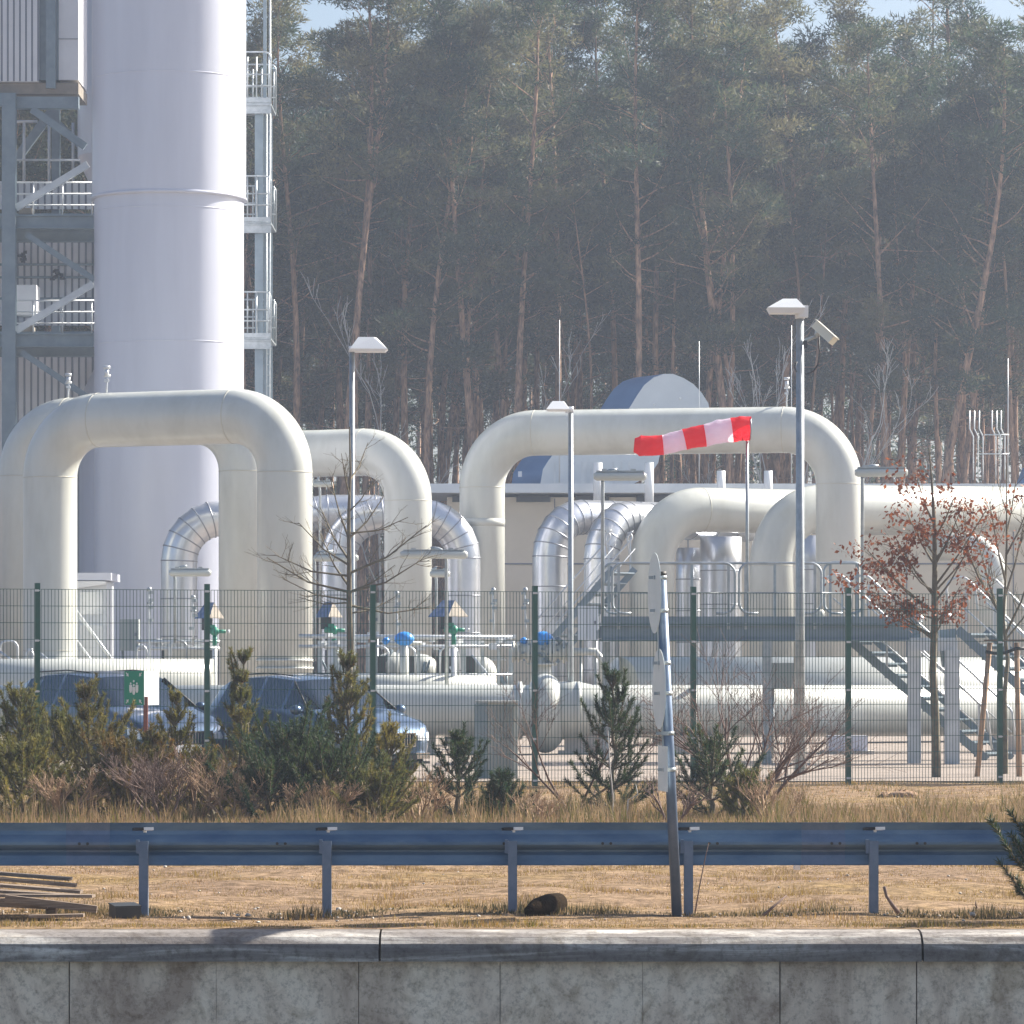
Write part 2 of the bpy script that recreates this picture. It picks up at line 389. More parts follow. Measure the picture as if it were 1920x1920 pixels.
GB3=leafmat('green_grass_blade',(.06,.08,.025),(.12,.12,.035),(.18,.15,.04),scale=1.1,trans=.35)
tag(blades('dry_grass',110000,-7.5,7.5,28.5,38,.015,.045,.003,[GB1,GB1,GB2]),'short dry straw-coloured grass between the quay cap and the guardrail','grass')
tag(blades('edge_grass',9000,-6,6,28.42,28.75,.02,.06,.003,[GB1,GB2,GB3]),'ragged grass tufts hanging at the quay cap edge','grass')
GB4=leafmat('grey_green_weed',(.025,.035,.02),(.05,.06,.03),(.09,.08,.04),scale=1.1,trans=.3)
tag(blades('post_foot_weeds',15000,-6,6,29.75,30.35,.02,.085,.004,[GB4,GB4,GB1]),'greenish weeds along the guardrail post feet','weeds')
tag(blades('bank_grass',75000,-11,11,38,64,.03,.08,.005,[GB1,GB2,GB3]),'yellow-green rough grass below the green mesh fence','grass')
def tall(n): return rng.uniform(44,52,n)
tag(blades('tall_dry_weeds',62000,-11,11,44,52,.08,.32,.006,[GB1,GB1,GB3],lean=.6),'tall pale dry weeds standing behind the guardrail','weeds')

# pebbles
mb=MB(); rr=random.Random(3)
for i in range(260):
    x=rr.uniform(-5,5); y=rr.gauss(29.9,.45) if i%3 else rr.uniform(30.5,37)
    if y<28.5: continue
    r=rr.uniform(.004,.013)*(2.0 if rr.random()<.06 else 1)
    b0=len(mb.v); mb.ball((x,y,.005+r*.3), r, rr.randint(0,1),6,4,(rr.uniform(.8,1.5),1,rr.uniform(.4,.8)))
    for q_ in range(b0,len(mb.v)): v_=mb.v[q_]; mb.v[q_]=(v_[0]+rr.gauss(0,r*.12),v_[1]+rr.gauss(0,r*.12),v_[2]+rr.gauss(0,r*.12))
tag(mb.build('pebbles',[GRAVELW,CONC]),'scattered pale stones and gravel at the foot of the guardrail','pebbles',kind='stuff')

# ------------------------------------------------------------------ guardrail
GY=30.0
g_root=empty('guardrail',(0,GY,0),'blue-grey galvanised guardrail on steel posts running across the foreground','guardrail')
def gy(x): return GY+.012*x
mb=MB()
prof=[(.030,.158),(.034,.150),(.046,.10),(.040,.07),(.010,.035),(.0,.015),(.0,-.005),(.018,-.022),(.066,-.045),(.070,-.060),(.050,-.085),(.036,-.15),(.028,-.158)]
prof=prof+[(y+.006,z) for (y,z) in reversed(prof)]
zc=.515; xa,xb=-13,13; n=len(prof)
for s0 in np.arange(xa,xb,4.0):
    x0_,x1_=s0,min(s0+4.0,xb); lap=.0
    vs=[(x, gy(x)+y+(.004 if x>x0_+.01 else 0), zc+z) for x in (x0_,x1_) for (y,z) in prof]
    fs=[(j,(j+1)%n,n+(j+1)%n,n+j) for j in range(n)]+[tuple(reversed(range(n))),tuple(n+j for j in range(n))]
    mb.add(vs,fs,0,False)
mb.build('rail_beam',RAILM,g_root)
mb=MB()
for cx in (945,1560,1330,150,520,1130,1720):
    for dx in (0,.06):
        x=XX(cx,30)+dx; mb.tube([(x,gy(x)-.012,zc+.005),(x,gy(x)+.004,zc+.005)],.011,8)
each(mb,'bolt',DARK,g_root)
for cx in (1545,165,-1200,2900):
    mb=MB(); x=XX(cx,30)
    vs=[(x_, gy(x_)+y-.004, zc+z) for x_ in (x-.16,x+.16) for (y,z) in prof]
    mb.add(vs,[(j,(j+1)%n,n+(j+1)%n,n+j) for j in range(n)]+[tuple(reversed(range(n))),tuple(n+j for j in range(n))]); mb.build('splice_plate',POSTM,g_root)
posts=[270+344.5*k for k in range(-5,10)]
for px in posts:
    px = {614.5:613,959:961,1303.5:1291,1648:1639}.get(px,px)
    x=XX(px,29.93); y=gy(x)-.09
    mb=MB()
    # C-profile post
    mb.box((x,y,.24),(.058,.006,.60)); mb.box((x-.031,y+.03,.24),(.005,.06,.60)); mb.box((x+.031,y+.03,.24),(.005,.06,.60))
    mb.box((x-.02,y+.062,.24),(.02,.004,.60)); mb.box((x+.02,y+.062,.24),(.02,.004,.60))
    p=mb.build('post',POSTM,g_root)
    mb=MB(); mb.box((x-.045,y+.05,.50),(.022,.07,.10)); mb.build('bracket',POSTM,g_root)
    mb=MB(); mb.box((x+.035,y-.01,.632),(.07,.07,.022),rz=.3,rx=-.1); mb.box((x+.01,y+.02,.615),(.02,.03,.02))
    mb.build('reflector_lit_half',[LAMPW],g_root)  # white right half stands in for sun on the dark cap
    mb2=MB(); mb2.box((x-.035,y-.01,.631),(.075,.07,.020),rz=.3,rx=-.1); mb2.build('reflector_dark_half',BLACK,g_root)

# leaning sign pole (signs seen edge-on)
sp=empty('leaning_sign_post',(XX(1269,29.78),29.78,0),'leaning grey sign pole carrying edge-on round traffic signs, in front of the guardrail','sign post')
a=P(1269,1712,29.78); b_=P(1239,1073,29.78); d=(b_-a).normalized()
mb=MB(); mb.tube([a-d*.1,b_],.038,20); mb.build('pole',POSTM,sp)
mb=MB(); mb.tube([b_-d*.03,b_+d*.005],.041,20); mb.build('pole_cap',BLACK,sp)
side=Vector((-.16,-.02,0))
yaw=R_(82)  # plane of the signs almost edge-on
nx=Vector((-sin(R_(80)),-cos(R_(80))*-1,0)); 
nrm=Vector((-.991,-.13,0)).normalized()      # sign normal (faces left, a little to the camera)
tang=Vector((-.13,.991,0)).normalized()
def disc(mb,c,r,th=.003,n=40,mi=0,half=None):
    poly=[]
    u=(d-nrm*d.dot(nrm)).normalized()
    for k in range(n):
        an=2*pi*k/n; poly.append(Vector(c)+tang*(r*cos(an))+u*(r*sin(an)))
    mb.prism(poly,nrm*th,mi)
def at_pole(py): 
    t=(1712-py)/(1712-1073); return a+(b_-a)*t
off=nrm*.052
for (py,r) in ((1112,.295),(1292,.295)):
    mb=MB(); disc(mb,at_pole(py)+off,r); mb.build('round_sign',[SIGNWH],sp)
c0=at_pole(1441)+off
mb=MB(); u=(d-nrm*d.dot(nrm)).normalized()
mb.prism([c0+tang*s1*.21+u*s2*.165 for s1,s2 in ((-1,-1),(1,-1),(1,1),(-1,1))],nrm*.003); mb.build('plate_sign',SIGNWH,sp)
mb=MB(); mb.bar(at_pole(1400)+nrm*.043,at_pole(1078)+nrm*.043,.012,.012); mb.bar(at_pole(1480)+nrm*.043,at_pole(1405)+nrm*.043,.012,.012); mb.build('mounting_rail',STEEL,sp)
for py in (1083,1145,1243,1300,1375,1443):
    c=at_pole(py); mb=MB(); mb.tube([c-d*.014,c+d*.014],.043,16); mb.box(c+Vector((-.03,-.035,0)),(.05,.02,.028)); mb.box(c+Vector((-.075,-.03,0)),(.035,.008,.022)); mb.build('clamp',STEEL,sp)

# ------------------------------------------------------------------ foreground litter
pb=empty('plank_pile',(XX(60,29.5),29.5,0),'pile of weathered grey planks lying left of the first guardrail post','plank pile')
def plank(p0,p1,th,w,mt=WOODW): 
    mb=MB(); mb.bar(p0,p1,w,th); mb.build('plank',mt,pb)
plank(P(-60,1633,30.0),P(133,1648,29.9),.022,.14); plank(P(-60,1643,29.8),P(143,1660,29.8),.022,.14)
plank(P(-60,1655,29.65),P(153,1672,29.6),.022,.14); plank(P(-60,1667,29.5),P(150,1680,29.45),.02,.14)
plank(P(-60,1678,29.4),P(176,1680,29.3),.02,.12); plank(P(10,1684,29.2),P(182,1705,29.2),.05,.05,WOODW)
plank(P(-40,1690,29.3),P(90,1697,29.3),.06,.06); plank(P(55,1718,29.1),P(158,1716,29.1),.022,.12)
mb=MB(); mb.box(P(97,1702,29.4)+Vector((0,0,-.01)),(.07,.12,.11)); mb.build('support_block',WOODW,pb)
mb=MB(); c=P(234,1708,29.4); mb.box((c.x,c.y,.055),(.19,.16,.09),rz=.4,rx=.1); mb.box((c.x,c.y,.105),(.20,.17,.008),rz=.4,rx=.1)
tag(mb.build('dark_box',[DARK]),'small dark broken box lying beside the first guardrail post','box')
mb=MB(); c0=P(992,1697,29.6); c1=P(1046,1682,30.1); c0.z=.045; c1.z=.075
mb.tube([c0,c0.lerp(c1,.3)+Vector((0,0,.01)),c0.lerp(c1,.65),c1],[.04,.07,.088,.078],18); mb.tube([c0,c0+Vector((.03,.02,.05))],.015,6)
tag(mb.build('rotten_log',LOGM),'short dark rotten log lying right of the middle guardrail post','log')
def stick(pts,r,label):
    mb=MB(); mb.tube(pts,r,6); tag(mb.build('stick',TWIG),label,'stick')
stick([P(1432,1716,29.4),P(1450,1700,29.45),P(1475,1679,29.5)],[.012,.009,.006],'straight broken stick poking up between the two right guardrail posts')
stick([P(1685,1712,29.6),P(1672,1695,29.6),P(1662,1680,29.6),P(1658,1662,29.6)],[.02,.015,.012,.014],'crooked dark stub rising right of the rightmost guardrail post')
stick([P(1303,1712,29.6),P(1312,1660,29.6),P(1323,1605,29.6),P(1329,1580,29.6)],[.006,.005,.004,.002],'thin dry stalk standing beside the leaning sign pole')
stick([P(1832,1703,29.7),P(1829,1695,29.7),P(1830,1688,29.7)],[.006,.005,.003],'tiny hooked twig in the grass at the far right')
mb=MB(); c=P(1494,1627,36.5); mb.box((c.x,c.y,.03),(.05,.04,.045),rz=.3,rx=.3); mb.box((c.x+.01,c.y+.01,.057),(.035,.03,.008),rz=.7)
tag(mb.build('litter',[PLATE]),'small white scrap of litter in the grass under the rail','litter')

# ------------------------------------------------------------------ branches generator
def grow(mb, p, d, L, r, depth, rg, tips, up=.15, kids=4, spread=.8, ratio=.62, nseg=4, n=5, minr=.0015, segs=None):
    pts=[Vector(p)]; rs=[r]; dd=Vector(d).normalized()
    for i in range(nseg):
        dd=(dd+Vector((rg.gauss(0,.16),rg.gauss(0,.16),rg.gauss(0,.1)+up*.35))).normalized()
        pts.append(pts[-1]+dd*(L/nseg)); rs.append(max(minr,r*(1-(i+1)/nseg*.65)))
    mb.tube(pts,rs,n if depth>0 else 3,caps=False)
    if segs is not None: segs.append(pts)
    if depth==0: tips.append((pts[-1],dd,pts[-2])); return
    for k in range(kids):
        t=rg.uniform(.3,1.0); i=min(nseg-1,int(t*nseg)); q=pts[i].lerp(pts[i+1],t*nseg-i)
        ax=Vector((rg.uniform(-1,1),rg.uniform(-1,1),rg.uniform(-.4,.7)))
        nd=(dd+ax*spread).normalized()
        grow(mb,q,nd,L*ratio*rg.uniform(.7,1.15),max(minr,rs[i]*.6),depth-1,rg,tips,up,kids,spread,ratio,max(2,nseg-1),max(3,n-1),minr,segs)

# ------------------------------------------------------------------ forest pines
def needles(V, c, n, rx, rz, L, w, rg):
    """thin tufts in an ellipsoid -> numpy triangles"""
    u=rg.normal(size=(n,3)); u/=np.linalg.norm(u,axis=1)[:,None]; rad=rg.random(n)**(.45)
    q=u*rad[:,None]*np.array([rx,rx,rz])+np.array(c)
    d=u*np.array([1,1,.5])+rg.normal(size=(n,3))*.6+np.array([0,0,.45]); d/=np.linalg.norm(d,axis=1)[:,None]
    s=np.cross(d,rg.normal(size=(n,3))); s/=np.linalg.norm(s,axis=1)[:,None]
    l=L*rg.uniform(.6,1.2,n)[:,None]; ww=w*rg.uniform(.6,1.3,n)[:,None]
    V.append(np.stack([q-s*ww, q+s*ww, q+d*l],1))
def tri_mesh(name, V, mt, parent=None):
    V=np.concatenate(V).reshape(-1,3); 
    if parent is not None: V=V-np.array(OFF.get(parent.name,(0,0,0)))
    n=len(V)//3
    me=bpy.data.meshes.new(name); me.vertices.add(3*n); me.vertices.foreach_set('co',V.ravel())
    me.loops.add(3*n); me.loops.foreach_set('vertex_index',np.arange(3*n)); me.polygons.add(n)
    me.polygons.foreach_set('loop_start',np.arange(n)*3); me.materials.append(mt); me.update(); me.validate()
    o=bpy.data.objects.new(name,me); COL.objects.link(o)
    if parent is not None: o.parent=parent; OFF[o.name]=OFF[parent.name]
    return o
def make_pine(seed, H, crown0, fork=False, lean=0.0, dens=1.0, tr=1.0):
    rg=random.Random(seed); nr=np.random.default_rng(seed)
    root=empty('pine_tree',(0,0,0),'tall pine','pine tree')
    mb=MB(); pts=[]; rs=[]; K=14; ph=rg.uniform(0,6); amp=rg.uniform(.15,.55); la=rg.uniform(0,6)
    for i in range(K+1):
        t=i/K; z=H*t
        pts.append(Vector((amp*sin(ph+t*5)*t*2+lean*cos(la)*t*t*H*.12, amp*cos(ph+t*4)*t*1.5, z))); rs.append(tr*(.16*(1-t)**.8+.025))
    pts0=pts[:]; mb.tube(pts,rs,10,caps=False)
    V=[]
    stems=[(pts,rs,crown0)]
    if fork:
        i=int(K*rg.uniform(.45,.6)); p0=pts[i]; dx=rg.choice((-1,1)); q=[p0]; qr=[rs[i]*.8]
        for k in range(1,8):
            t=k/7; q.append(p0+Vector((dx*(1.0*t+.5*t*t)*1.3, rg.uniform(-.1,.1), (H-p0.z)*t*.9))); qr.append(rs[i]*.8*(1-t*.85))
        mb.tube(q,qr,8,caps=False); stems.append((q,qr,.0))
    for (st,sr,c0) in stems:
        n=len(st)-1; zlo=st[0].z; zhi=st[-1].z
        nb=int((40 if st is pts else 16)*dens)
        for j in range(nb):
            t=c0+(1-c0)*((j+rg.random())/nb)
            i=min(n-1,int(t*n)); p=st[i].lerp(st[i+1],t*n-i)
            an=rg.uniform(0,2*pi); rel=(t-c0)/(1-c0+1e-6)
            L=rg.uniform(1.2,2.9)*(1-.55*rel**2)*(.75+.5*min(1,rel*3)); el=rg.uniform(.0,.75)+.5*rel
            if rg.random()<.12: continue
            d=Vector((cos(an),sin(an),el)).normalized()
            b=[p]; dd=d
            for s in range(4):
                dd=(dd+Vector((rg.gauss(0,.18),rg.gauss(0,.18),rg.gauss(.04,.14)))).normalized(); b.append(b[-1]+dd*L/4)
            r0=max(.02,sr[i]*.34); mb.tube(b,[r0,r0*.8,r0*.6,r0*.4,r0*.2],4,caps=False)
            for s,big in ((4,1.0),(3,.85),(2,.6)):
                if rg.random()<.24: continue
                c=b[s]+Vector((rg.gauss(0,.2),rg.gauss(0,.2),rg.uniform(0,.15)))
                q_=rg.uniform(.55,1.5)*big
                needles(V,c,int(165*q_*q_),.70*q_,.34*q_,.25,.028,nr)
                if s==4 and rg.random()<.6:
                    c2=c+Vector((rg.gauss(0,.6),rg.gauss(0,.6),rg.uniform(0,.4))); mb.tube([b[3],c2],[.018,.006],3,caps=False); needles(V,c2,int(90*q_),.5*q_,.22*q_,.25,.028,nr)
        needles(V,st[-1],120,.7,.5,.26,.024,nr)
    # dead lower branches
    for j in range(rg.randint(5,9)):
        t=rg.uniform(.12,crown0+.08); i=min(K-1,int(t*K)); p=pts0[i].lerp(pts0[i+1],t*K-i); an=rg.uniform(0,2*pi)
        L=rg.uniform(.5,2.2); dd=Vector((cos(an),sin(an),rg.uniform(-.5,.4))).normalized()
        mid=p+dd*L*.5+Vector((0,0,rg.uniform(-.1,.1))); e=p+dd*L+Vector((rg.gauss(0,.15),0,rg.gauss(0,.2)))
        mb.tube([p,mid,e],[.03,.018,.006],3,caps=False)
        if rg.random()<.6: mb.tube([mid,mid+Vector((rg.gauss(0,.4),rg.gauss(0,.4),rg.gauss(0,.35)))],[.012,.004],3,caps=False)
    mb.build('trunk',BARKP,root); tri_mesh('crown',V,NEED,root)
    return root
protos=[make_pine(11,26.5,.52),make_pine(12,27.5,.56,lean=.6),make_pine(13,25,.49,fork=True),make_pine(14,28,.60),
        make_pine(15,26,.47,dens=1.1),make_pine(16,24,.52,fork=True,lean=.5),make_pine(17,27,.63),make_pine(18,23,.44,lean=1.1),
        make_pine(19,22,.72,dens=.45,tr=.62,lean=.8),make_pine(20,20,.70,dens=.4,tr=.55)]
rg=random.Random(77)
land=[(-1e9,60,'behind the blue steel frame'),(60,170,'seen through the steel frame beside the stack'),(170,470,'hidden behind the white exhaust stacks'),
 (470,545,'just right of the stack ladder tower'),(545,625,'between ladder tower and left lamp'),(625,700,'directly above the left street lamp'),
 (700,790,'over the middle arch bend'),(790,880,'over the gap between two arches'),(880,970,'over the widest arch left bend'),
 (970,1060,'above the small middle lamp head'),(1060,1150,'left of the round intake duct'),(1150,1250,'directly above the round intake duct'),
 (1250,1340,'right of the round intake duct'),(1340,1430,'above the windsock mouth'),(1430,1520,'directly behind the tall right lamp head'),
 (1520,1600,'behind the security camera'),(1600,1690,'just right of the right pipe arch'),(1690,1780,'above the brown-leaved oak sapling'),
 (1780,1860,'behind the roof lightning rods'),(1860,1e9,'at the right edge of the picture')]
form=['broad-crowned','slightly bent','forked','high-crowned','deep-crowned','forked and leaning','bare-trunked','leaning low-crowned','slim suppressed','thin short']
rowname=['at the forest edge','one row back','in the third row']
spots=[]
Y=155.0; row=0
while Y<218:
    half=1180*Y/F+4
    sp_=(1.75 if row<5 else 2.4)+row*.04; x=-half+rg.uniform(0,sp_)
    while x<half:
        spots.append((x+rg.uniform(-.7,.7),Y+rg.uniform(-1.6,1.6),row)); x+=sp_*rg.uniform(.75,1.3)
    Y+=5.6+row*.25; row+=1
used=set()
for k,(x,y,row) in enumerate(spots):
    pi_=rg.randrange(8) if rg.random()>.28 or row>7 else rg.choice((8,9))
    o=protos[pi_]
    if pi_ in used: o=copy_tree(protos[pi_])
    used.add(pi_)
    o.location=(x,y,0); s=rg.uniform(.97,1.14); o.scale=(s*rg.uniform(.9,1.1),s,s); o.rotation_euler=(rg.gauss(0,.02),rg.gauss(0,.032),rg.uniform(0,2*pi))
    px=960+x*F/y
    nm=next(n_ for (a_,b2,n_) in land if a_<=px<b2)
    if row<3:
        o['label']=f'{form[pi_]} pine {rowname[row]}, {nm}'
    else:
        o['label']='pine deep in the forest, mostly hidden behind the nearer trunks'
    o['category']='pine tree'; o['group']='pines of the forest'
# understorey
mb=MB()
rg=random.Random(5)
for i in range(850):
    y=rg.uniform(151,215); x=rg.uniform(-1,1)*(1150*y/F)
    tips=[]; h=rg.uniform(2.5,8.5)
    grow(mb,(x,y,0),(rg.gauss(0,.1),rg.gauss(0,.1),1),h,.03+.004*h,2 if i%3==0 else 1,rg,tips,up=.3,kids=6,spread=.6,ratio=.42,nseg=4,n=3,minr=.008)
tag(mb.build('undergrowth',BRUSHM),'bare grey-brown saplings and brush between the pine trunks','undergrowth',kind='stuff')
# far wood as one mass
V=[]; nr=np.random.default_rng(9); mb=MB()
for i in range(220):
    y=nr.uniform(222,275); x=nr.uniform(-1,1)*1250*y/F; h=nr.uniform(23,29)
    mb.tube([(x,y,0),(x+nr.normal()*.4,y,h)],[.22,.05],5,caps=False)
    for j in range(26):
        z=h*nr.uniform(.06,1.0); needles(V,(x+nr.normal()*1.3,y+nr.normal()*1.3,z),30,1.0,.5,.5,.07,nr)
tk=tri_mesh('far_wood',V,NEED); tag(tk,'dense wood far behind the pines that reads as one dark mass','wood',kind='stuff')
mb.build('trunks',BARKP,tk)['kind']='stuff'
# ---- birches at forest edge
for (px,Y_,H) in ((700,152.5,11),(1000,153,10),(1460,152.5,12),(1690,153,11)):
    lb={700:'slim pale bare birch at the forest edge right of the left lamp',1000:'slim pale bare birch behind the left bend of the right arch',1460:'slim pale bare birch at the forest edge left of the tall right lamp',1690:'slim pale bare birch behind the oak sapling'}[px]
    mb=MB(); tips=[]; grow(mb,(XX(px,Y_),Y_,0),(rg.gauss(0,.06),0,1),H,.07,3,rg,tips,up=.3,kids=5,spread=.55,ratio=.40,nseg=6,n=5,minr=.008)
    build_top(mb,'birch_tree',BARKB,(XX(px,Y_),Y_,0),lb,'birch tree','bare birches at the forest edge')

# ================================================================== PLANT
def pipe(name, pts, r, rad, label, cat='pipe', group=None, mt=CREAM, seams=True, n=56, extra=None, mseam=SEAM):
    pts=[Vector(p) for p in pts]
    root=empty(name, (pts[0].x,pts[0].y,0), label, cat, group)
    path,marks=rounded(pts, rad, 16)
    mb=MB(); mb.tube(path, r, n); mb.build('pipe_shell',mt,root)
    if seams:
        mb=MB()
        for (p,d) in marks: mb.tube([p-d*.012,p+d*.012], r+.007, n, caps=True)
        mb.build('weld_seam',mseam,root)
    return root
def stub(root, p, h):
    mb=MB(); mb.tube([p,p+Vector((0,0,h*.25)),p+Vector((.02,0,h*.5)),p+Vector((0,0,h*.65))],.028,6); mb.box(p+Vector((0,0,h*.45)),(.12,.08,.07))
    mb.tube([p+Vector((-.08,0,h*.62)),p+Vector((.1,0,h*.62))],.035,8); mb.tube([p+Vector((0,0,h*.62)),p+Vector((0,0,h*.84))],.06,8); mb.tube([p+Vector((-.09,0,h*.92)),p+Vector((.09,0,h*.92))],.045,8)
    mb.build('vent_valve',STEELL,root)
def leg(px,Y,z): return Vector((XX(px,Y),Y,z))
g='tall cream pipe arches'
A1=pipe('pipe_arch',[leg(230,104,.95)+Vector((0,0,0)),leg(94,109.2,.95),leg(94,109.2,8.38),leg(534,106.3,8.38),leg(534,106.3,.5)],.72,[1.3,1.5,1.5],'foremost cream pipe arch at the left, in front of the white stack','pipe arch',g)
stub(A1,Vector((XX(200,108.5),108.5,9.09)),.75)
A2=pipe('pipe_arch',[leg(44,117.5,.5),leg(44,117.5,8.80),leg(458,114.6,8.80),leg(458,114.6,.5)],.72,1.5,'cream pipe arch directly behind the foremost arch, cut by the left edge','pipe arch',g)
stub(A2,Vector((XX(128,117),117,9.5)),.75)
A3=pipe('pipe_arch',[leg(250,131.5,.5),leg(250,131.5,8.53),leg(765,127,8.53),leg(765,127,.5)],.74,1.55,'cream pipe arch in the middle whose right bend shows behind the left lamp post','pipe arch',g)
A4=pipe('pipe_arch',[leg(904,132,.5),leg(904,132,9.36),leg(1573,129.5,9.36),leg(1573,129.5,.5)],.735,[1.75,1.75],'widest cream pipe arch at the right, with the windsock in front of it','pipe arch',g)
stub(A4,Vector((XX(1475,130),130,10.08)),1.0)
mb=MB(); c=leg(904,132,2.0); mb.tube([c,c+Vector((0,0,.05))],.80,40); mb.tube([c+Vector((0,0,4.35)),c+Vector((0,0,4.6))],.742,40); each(mb,'flange',CREAM,A4)
mb=MB(); c=leg(534,106.3,1.95); mb.tube([c,c+Vector((0,0,.07))],.76,48); mb.tube([c+Vector((0,0,-.2)),c+Vector((0,0,-.14))],.75,48); each(mb,'flange',CREAM,A1)
g='large cream header pipes at the right'
B1=pipe('header_pipe',[leg(1222,134.5,.4),leg(1222,134.5,7.02),leg(1760,139.5,7.02)],.74,1.85,'rear cream header pipe bending down left of the windsock pole','header pipe',g)
B2=pipe('header_pipe',[leg(1449,131.6,.4),leg(1449,131.6,6.95),leg(2150,139,7.15)],.75,1.9,'front cream header pipe running out of the right edge','header pipe',g)
B3=pipe('header_pipe',[leg(1745,134,5.75),leg(1862,133,5.75),leg(1862,133,.4)],.45,1.0,'thinner cream pipe bending down at the far right behind the oak','header pipe',g)
# low headers
g='low horizontal cream pipes near the ground'
H1=pipe('low_pipe',[leg(-250,83,.915),leg(1000,84,.915),leg(2200,86.5,.89)],.53,.1,'long low cream pipe running behind the cars and the fence','pipe',g,seams=False)
mb=MB(); c=leg(1022,84,.86); mb.ball(c,.78,0,36,20,(.62,.9,1.05)); 
mb.lathe(leg(1100,84.05,.915),[(.54,-.6),(.60,-.55),(.60,-.2),(.54,.1)],48,axis='X'); mb.build('tee_bulge',CREAM,H1)
mb=MB()
for px in (975,1085,1300): mb.lathe(leg(px,84,.915),[(.53,-.05),(.60,-.04),(.60,.04),(.53,.05)],48,axis='X')
each(mb,'flange_ring',CREAM,H1)
for px,wt in ((780,0),(910,0),(1095,0),(1300,0),(1588,1),(1900,0),(250,0)):
    mb=MB(); c=leg(px,84.2,0); mb.box((c.x,c.y,.20),(.8,.7,.40)); mb.box((c.x,c.y,.045),(1.05,.9,.09),mi=1); mb.build('pipe_support',[WHITEP if wt else CONC,CONC],H1)
H2=pipe('low_pipe',[leg(1160,93,1.13),leg(2250,102,1.13)],.92,.1,'thick low cream pipe with a closed left end behind the steel platform','pipe',g,seams=False)
mb=MB(); c=leg(1160,93,1.13); mb.lathe(c,[(.001,-.42),(.38,-.38),(.68,-.26),(.86,-.10),(.92,0)],48,axis='X'); mb.build('end_cap',CREAM,H2)
H3=pipe('low_pipe',[leg(-200,93,1.40),leg(400,93,1.40)],.60,.1,'thick low cream pipe behind the left parked car','pipe',g,seams=False)
H4=pipe('low_pipe',[leg(560,93,1.25),leg(930,93,1.25)],.38,.1,'low cream pipe behind the valve station railing','pipe',g,seams=False)
for H,pp in ((H2,(1250,1600,1900)),(H3,(60,300)),(H4,(640,860))):
    mb=MB()
    for px in pp: c=leg(px,93.5,0); mb.box((c.x,c.y+(2.0 if H is H2 else 0),.42 if H is not H2 else .2),(.5,.6,.84 if H is not H2 else .4))
    mb.build('pipe_support',CONC,H)

# silver clad pipes (lobster-back bends)
def clad_pipe(pts, r, rad, label):
    pts=[Vector(p) for p in pts]
    root=empty('insulated_pipe',(pts[0].x,pts[0].y,0),label,'insulated pipe','silver insulated pipes')
    path,marks=rounded(pts,rad,6)
    mb=MB(); b2=MB()
    # resample straight parts with joints
    full=[]
    for a_,c_ in zip(path[:-1],path[1:]):
        L=(c_-a_).length; k=max(1,int(L/1.0)) if L>1.2 else 1
        for i in range(k): full.append(a_.lerp(c_,i/k))
    full.append(path[-1])
    mb.tube(full,r,40)
    for i,p in enumerate(full[1:-1],1):
        t=(full[i+1]-full[i-1]).normalized(); b2.tube([p-t*.018,p+t*.018],r+.014,40)
    mb.build('cladding',CLAD,root); b2.build('cladding_joint',CLADD,root); return root
def sl(px,Y,z): return leg(px,Y,z)
clad_pipe([sl(336,119,.5),sl(336,119,6.15),sl(525,119.6,6.15),sl(525,119.6,.5)],.53,1.25,'silver insulated pipe bend seen through the foremost left arch')
clad_pipe([sl(540,136,.5),sl(540,136,7.0),sl(775,136.5,7.0),sl(775,136.5,.5)],.56,1.3,'silver insulated pipe showing between the foremost arch and the bare tree')
clad_pipe([sl(636,130.5,.5),sl(636,130.5,6.65),sl(868,131,6.65),sl(868,131,.5)],.56,1.35,'silver insulated pipe arch behind the left lamp post and bare tree')
clad_pipe([sl(1031,136.5,.5),sl(1031,136.5,6.85),sl(1300,140.4,6.85)],.585,1.35,'left one of the two silver bends behind the middle lamp post')
clad_pipe([sl(1128,134.2,.5),sl(1128,134.2,6.7),sl(1400,140.6,6.7)],.585,1.35,'right one of the two silver bends, left of the cream header')
clad_pipe([sl(1352,137.8,.5),sl(1352,137.8,6.2)],.70,.1,'upright silver insulated pipe behind the windsock pole')
clad_pipe([sl(1292,140.2,.5),sl(1292,140.2,5.9)],.45,.1,'slim upright silver pipe just right of the leaning sign top')
clad_pipe([sl(1516,136.5,.5),sl(1516,136.5,6.2)],.60,.1,'upright silver insulated pipe right of the tall lamp post')

# building behind
bd=empty('station_building',(XX(1400,144),144,0),'long low beige station building with a thin grey flat roof','building')
mb=MB(); x0_,x1_=XX(838,144),XX(2500,144); mb.box(((x0_+x1_)/2,146.5,3.9),(x1_-x0_,5,7.8)); mb.build('wall',BEIGE,bd)
mb=MB(); xr0=XX(805,143); mb.box(((xr0+x1_)/2,146.4,8.07),(x1_-xr0+.4,7.2,.32)); mb.build('roof',ROOFM,bd)
mb=MB()
for px in (880,1000,1110,1225,1330,1440,1640,1800): 
    c=leg(px,143.95,7.72); mb.box((c.x,c.y,7.74),(1.2,.12,.22))
each(mb,'eaves_vent',DARK,bd)
mb=MB()
for px in (1040,1290,1500,1700,1900): mb.box((XX(px,143.98),143.98,3.9),(.035,.04,7.7))
mb.box(((x0_+x1_)/2,143.98,5.45),(x1_-x0_,.04,.05)); mb.build('wall_joint',GROOVE,bd)
